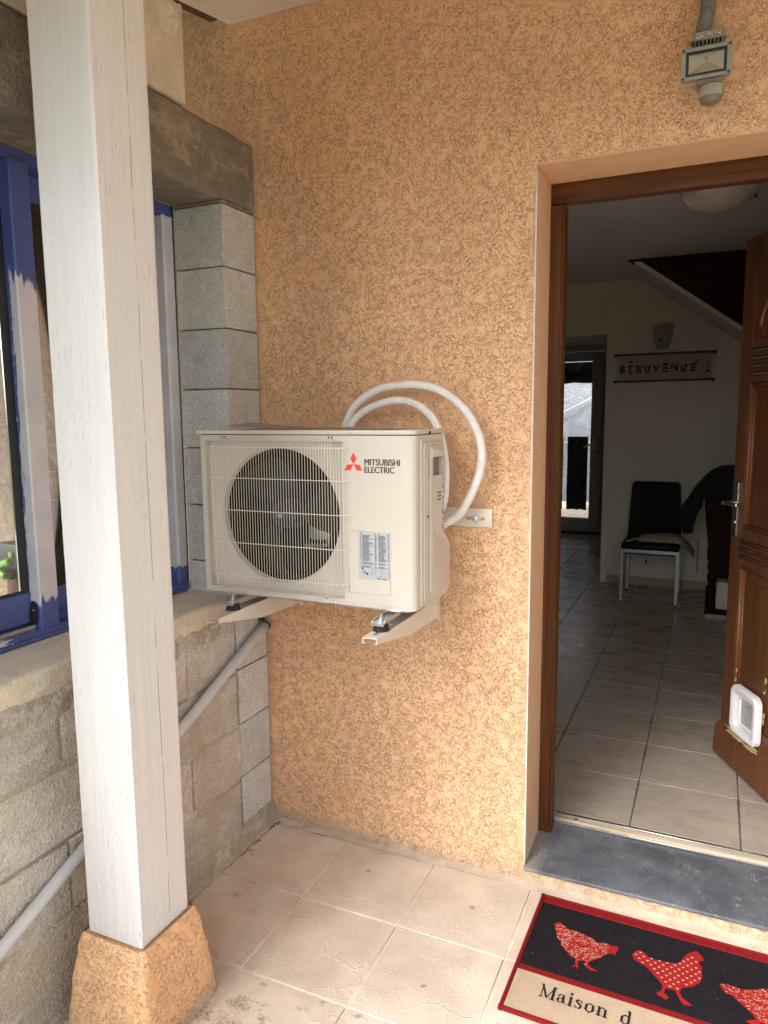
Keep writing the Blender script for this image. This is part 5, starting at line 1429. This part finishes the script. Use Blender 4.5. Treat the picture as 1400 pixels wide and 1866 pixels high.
# garden beyond: terrace, tarpaulin shelter on a white frame, canopy, shrub
b = new(); box(b, -6, 4, 7.09, 14, -.115, .04); obj('terrace', b, 'grout', kind='structure')
sh = thing('garden_shelter', 'white framed shelter with blue grey tarpaulin beyond the garden door', 'shelter', (-.6, 9.2, .04))
for x, y in ((-.72, 9.0), (.02, 9.0), (-.72, 10.2), (.02, 10.2)):
    b = new(); tube(b, [(x, y, .0405), (x, y, 1.95)], .022, 8); obj('post', b, 'pvc_white', sh)
for x in (-.72, .02):
    b = new(); tube(b, smoothpath([(x, 9.0, 1.952), (x, 9.6, 2.2), (x, 10.2, 1.952)]), .018, 8); obj('hoop', b, 'pvc_white', sh)
b = new(); tube(b, [(-.70, 8.985, 1.5), (.0, 8.985, 1.86)], .014, 8); tube(b, [(-.70, 8.985, 1.1), (.0, 8.985, 1.1)], .014, 8); obj('brace', b, 'pvc_white', sh)
b = new(); grid(b, 18, 14, lambda u, v: Vector((-.90 + u * 1.05, 9.08 + .07 * nz(u * 1.5, v * 2, 0, 3), .2 + v * (1.72 + .16 * math.sin(PI * u))))); bmesh.ops.solidify(b, geom=b.faces[:], thickness=.002); obj('tarpaulin', b, 'grey_tarp', sh)
b = new(); grid(b, 16, 8, lambda u, v: Vector((-.95 + u * 1.2, 8.95 + v * .9, 1.96 + .18 * math.sin(PI * u) + .05 * nz(u * 2, v * 2, 3, 3)))); bmesh.ops.solidify(b, geom=b.faces[:], thickness=.002); obj('roof_cloth', b, 'white_cloth', sh)
cn = thing('canopy', 'pale pinkish cloth canopy hanging left of the garden shelter', 'canopy', (-1.0, 8.2, .04))
b = new(); tube(b, [(-.62, 8.1, .0405), (-.62, 8.1, 2.35)], .02, 8); obj('pole', b, 'pvc_white', cn)
b = new(); grid(b, 10, 14, lambda u, v: Vector((-1.5 + u * (.93 + .16 * (1 - v) ** 2), 8.15 + .06 * nz(u * 2, v, 5, 4), .9 + v * 1.5))); bmesh.ops.solidify(b, geom=b.faces[:], thickness=.002); obj('cloth', b, 'pink_cloth', cn)
sb2 = thing('garden_shrub', 'bright green shrub behind the tarpaulin shelter', 'shrub', (.4, 11.5, -.1))
b = new(); random.seed(4)
for k in range(900):
    a = random.uniform(0, 2 * PI); r_ = abs(random.gauss(0, .45)); z = 1.9 + random.gauss(0, .38)
    p_ = Vector((.25 + r_ * math.cos(a), 11.5 + r_ * math.sin(a), z)); d1 = Vector((random.uniform(-1, 1), random.uniform(-1, 1), random.uniform(-1, 1))).normalized() * .07; d2 = d1.orthogonal().normalized() * .03
    flat(b, [p_ - d1, p_ + d2, p_ + d1, p_ - d2])
obj('foliage', b, 'leaf', sb2)
b = new(); tube(b, [(.25, 11.5, -.119), (.27, 11.5, 1.0), (.25, 11.5, 1.8)], [.05, .04, .02], 8); obj('stem', b, 'dark_timber', sb2)
b = new(); box(b, -5, 5, 13.0, 13.2, -.12, 1.9, .01); wl_ = obj('garden_wall', b, 'white_cloth', label='pale garden wall closing the view beyond the shelter', cat='wall')

# ================================================================== DOORMAT
MZ = .009
mt = thing('doormat', 'red and black doormat with red hens and the words Maison d on beige', 'doormat', (1.43, -.3, 0))
m0 = Vector((1.060, -.050, 0)); ax_ = Vector((1, -.0165, 0)).normalized(); ay_ = Vector((.0165, 1, 0)).normalized()
MW, MH = .80, .503
def mp(s_, t_, z): q = m0 + ax_ * s_ - ay_ * t_; return Vector((q.x, q.y, z))
def mslab(s0, s1, t0, t1, z0, z1, mat, name, bev=.002):
    b = new(); box(b, s0, s1, t0, t1, z0, z1, bev)
    for v in b.verts: v.co = mp(v.co.x, v.co.y, v.co.z)
    bmesh.ops.reverse_faces(b, faces=b.faces[:])
    return obj(name, b, mat, mt)
def brd(name, pts, r_=.0065):
    b = new(); tube(b, [mp(s_, t_, .0062 + .0008 * nz(s_, t_, 0, 12)) for s_, t_ in pts], r_, 8); return obj(name, b, 'mat_red', mt)
mslab(.004, MW - .004, .004, MH - .004, .0006, .005, 'mat_black', 'backing', .0005)
brd('edging', [(.006, MH * k / 20) for k in range(21)]); brd('edging', [(MW - .006, MH * k / 20) for k in range(21)])
brd('edging', [(MW * k / 24, MH - .006) for k in range(25)]); brd('edging', [(MW * k / 24, .006) for k in range(25)])
mslab(.012, MW - .012, .0095, .037, .0052, MZ + .0015, 'mat_red', 'border')
mslab(.012, MW - .012, .0372, .326, .0052, MZ, 'mat_black', 'black_field', .001)
mslab(.012, MW - .012, .3262, .346, .0052, MZ + .0006, 'mat_red', 'divider', .001)
mslab(.012, MW - .012, .3462, MH - .012, .0052, MZ, 'mat_beige', 'beige_field', .001)
def trace(pts, ox, oy, sc):
    return [on(ox + x * sc, oy + y * sc, 2, MZ) for x, y in pts]
K3, K4 = 180 / 1365, 270 / 1400
hens = [
 ([(385, 490), (430, 465), (470, 475), (520, 520), (590, 570), (700, 600), (800, 640), (900, 690), (980, 755), (1060, 755), (1130, 770), (1190, 800), (1250, 800), (1272, 840), (1235, 880), (1222, 925), (1190, 890), (1100, 905), (1000, 960), (930, 985), (850, 1012), (835, 1040), (880, 1085), (970, 1138), (880, 1122), (800, 1060), (815, 1000), (730, 985), (710, 1000), (712, 1110), (682, 1070), (625, 1080), (672, 1050), (677, 960), (600, 920), (540, 850), (480, 780), (470, 720), (430, 690), (412, 620), (402, 550)], 960, 1620, K3, 'speck'),
 ([(115, 205), (160, 170), (200, 175), (240, 200), (280, 245), (360, 265), (450, 285), (560, 297), (600, 240), (650, 195), (720, 180), (770, 220), (795, 265), (735, 265), (770, 330), (780, 420), (755, 475), (680, 510), (590, 520), (560, 560), (590, 620), (680, 690), (600, 680), (545, 600), (520, 540), (430, 520), (412, 570), (460, 610), (440, 635), (400, 610), (345, 575), (393, 550), (405, 490), (330, 410), (270, 340), (235, 310), (130, 250)], 1130, 1700, K4, 'heart'),
 ([(940, 490), (1000, 495), (1080, 515), (1150, 540), (1280, 542), (1420, 535), (1500, 500), (1580, 440), (1650, 430), (1700, 480), (1660, 520), (1660, 640), (1600, 760), (1480, 830), (1420, 860), (1440, 930), (1400, 930), (1385, 860), (1330, 850), (1290, 900), (1240, 860), (1200, 835), (1290, 825), (1255, 770), (1190, 710), (1110, 640), (1060, 590), (1000, 570)], 1130, 1700, K4, 'speck'),
]
def inside(p, poly):
    c_ = False; j = len(poly) - 1
    for i in range(len(poly)):
        a, q = poly[i], poly[j]
        if (a.y > p.y) != (q.y > p.y) and p.x < (q.x - a.x) * (p.y - a.y) / (q.y - a.y) + a.x: c_ = not c_
        j = i
    return c_
random.seed(12)
from mathutils.geometry import tessellate_polygon
for pts, ox, oy, sc, kind_ in hens:
    W3 = trace(pts, ox, oy, sc)
    b = new()
    top_ = [b.verts.new((p_.x, p_.y, MZ + .0022)) for p_ in W3]; bot_ = [b.verts.new((p_.x, p_.y, MZ - .001)) for p_ in W3]
    for tri in tessellate_polygon([[Vector((p_.x, p_.y, 0)) for p_ in W3]]): b.faces.new([top_[i] for i in tri])
    for k in range(len(W3)): b.faces.new((bot_[k], bot_[(k + 1) % len(W3)], top_[(k + 1) % len(W3)], top_[k]))
    bmesh.ops.recalc_face_normals(b, faces=b.faces)
    hn = obj('hen', b, 'mat_hen', mt)
    b = new(); xs = [p_.x for p_ in W3]; ys = [p_.y for p_ in W3]
    if kind_ == 'heart':
        y = min(ys); row = 0
        while y < max(ys):
            x = min(xs) + (row % 2) * .0105
            while x < max(xs):
                c_ = Vector((x + random.uniform(-.001, .001), y, 0))
                if inside(c_, W3) and inside(c_ + Vector((.004, .0, 0)), W3) and c_.y > min(ys) + .030 and not (c_.x > max(xs) - .045 and c_.y > max(ys) - .030):
                    s_ = .0042; flat(b, [c_ + Vector(d_) * s_ + Vector((0, 0, MZ + .0027)) for d_ in ((-1, .2, 0), (0, -.8, 0), (1, .3, 0), (.5, .8, 0), (0, .35, 0), (-.5, .8, 0))])
                x += .021
            y += .0125; row += 1
    else:
        for k in range(900):
            c_ = Vector((random.uniform(min(xs), max(xs)), random.uniform(min(ys), max(ys)), 0))
            if not inside(c_, W3) or c_.y < min(ys) + .024: continue
            if ox == 960 and c_.x > max(xs) - .028: continue
            if ox == 1130 and c_.x > 1.80: continue
            a = random.uniform(-.6, .6) - .25; l_ = random.uniform(.0012, .0032); w_ = random.uniform(.0005, .0010)
            d1 = Vector((math.cos(a), math.sin(a), 0)) * l_; d2 = Vector((-math.sin(a), math.cos(a), 0)) * w_
            flat(b, [c_ + v + Vector((0, 0, MZ + .0024 + k * 1e-7)) for v in (-d1 - d2, d1 - d2, d1 + d2, -d1 + d2)])
    bmesh.ops.recalc_face_normals(b, faces=b.faces)
    fl_ = obj('hen_flecks', b, 'mat_fleck', hn); fl_['kind'] = 'stuff'
# serif letters drawn stroke by stroke; unit box, cap height 1
GL = {
 'M': (1.0, [((.14, 0), (.14, .96), .045), ((.10, 1), (.50, .06), .11), ((.50, .06), (.88, .98), .05), ((.86, 0), (.86, 1), .13), ((.0, .03), (.28, .03), .055), ((.70, .03), (1.02, .03), .055), ((.0, .97), (.2, .97), .055), ((.84, .97), (1.02, .97), .055)]),
 'a': (.62, [((.10, .50), (.22, .64), .10), ((.22, .64), (.40, .62), .07), ((.40, .62), (.44, .10), .13), ((.44, .08), (.58, .03), .07), ((.42, .40), (.16, .32), .06), ((.13, .33), (.10, .10), .12), ((.10, .10), (.24, .02), .07), ((.24, .02), (.42, .12), .06)]),
 'i': (.34, [((.16, 0), (.16, .66), .14), ((.0, .03), (.33, .03), .055), ((.02, .64), (.16, .64), .055), ((.16, .86), (.16, .99), .14)]),
 's': (.52, [((.42, .58), (.40, .44), .05), ((.42, .60), (.20, .66), .06), ((.20, .66), (.08, .52), .10), ((.08, .50), (.40, .26), .12), ((.42, .24), (.32, .03), .10), ((.32, .02), (.08, .06), .06), ((.06, .02), (.06, .22), .05)]),
 'o': (.62, [((.30, .66), (.12, .54), .08), ((.10, .54), (.09, .14), .13), ((.12, .12), (.30, .0), .08), ((.30, .0), (.48, .12), .08), ((.51, .14), (.50, .54), .13), ((.48, .54), (.30, .66), .08)]),
 'n': (.72, [((.16, 0), (.16, .66), .13), ((.02, .64), (.16, .64), .055), ((.0, .03), (.30, .03), .055), ((.18, .52), (.36, .66), .06), ((.36, .66), (.52, .52), .08), ((.54, .54), (.54, 0), .13), ((.40, .03), (.70, .03), .055)]),
 'd': (.68, [((.50, .03), (.50, 1.0), .13), ((.36, .97), (.50, .97), .055), ((.50, .03), (.66, .03), .055), ((.48, .56), (.28, .66), .07), ((.28, .66), (.11, .52), .08), ((.10, .52), (.10, .14), .13), ((.11, .14), (.28, .0), .08), ((.28, .0), (.48, .12), .07)]),
}
s_ = .088; lay = 0
for ch_ in 'Maison d':
    if ch_ == ' ': s_ += .026; continue
    wdt, strokes = GL[ch_]; b = new(); hgt = .046
    for p_, q_, wd in strokes:
        lay += 1
        P0 = Vector((s_ + p_[0] * hgt * .92, p_[1] * hgt)); Q0 = Vector((s_ + q_[0] * hgt * .92, q_[1] * hgt)); d = (Q0 - P0).normalized(); n2 = Vector((-d.y, d.x)) * wd * hgt * .5
        e_ = d * wd * hgt * .22
        flat(b, [mp(v.x, .4235 - v.y, MZ + .0018 + (lay % 9) * .00006) for v in (P0 - n2 - e_, Q0 - n2 + e_, Q0 + n2 + e_, P0 + n2 - e_)])
    bmesh.ops.recalc_face_normals(b, faces=b.faces)
    for f in b.faces:
        if f.normal.z < 0: f.normal_flip()
    obj('letter', b, 'mat_ink', mt)
    s_ += wdt * hgt * .92 + .0035

for o in S.objects:
    if o.name.split('.')[0] in ('timber_post',): o.rotation_euler = (0, 0, 0)
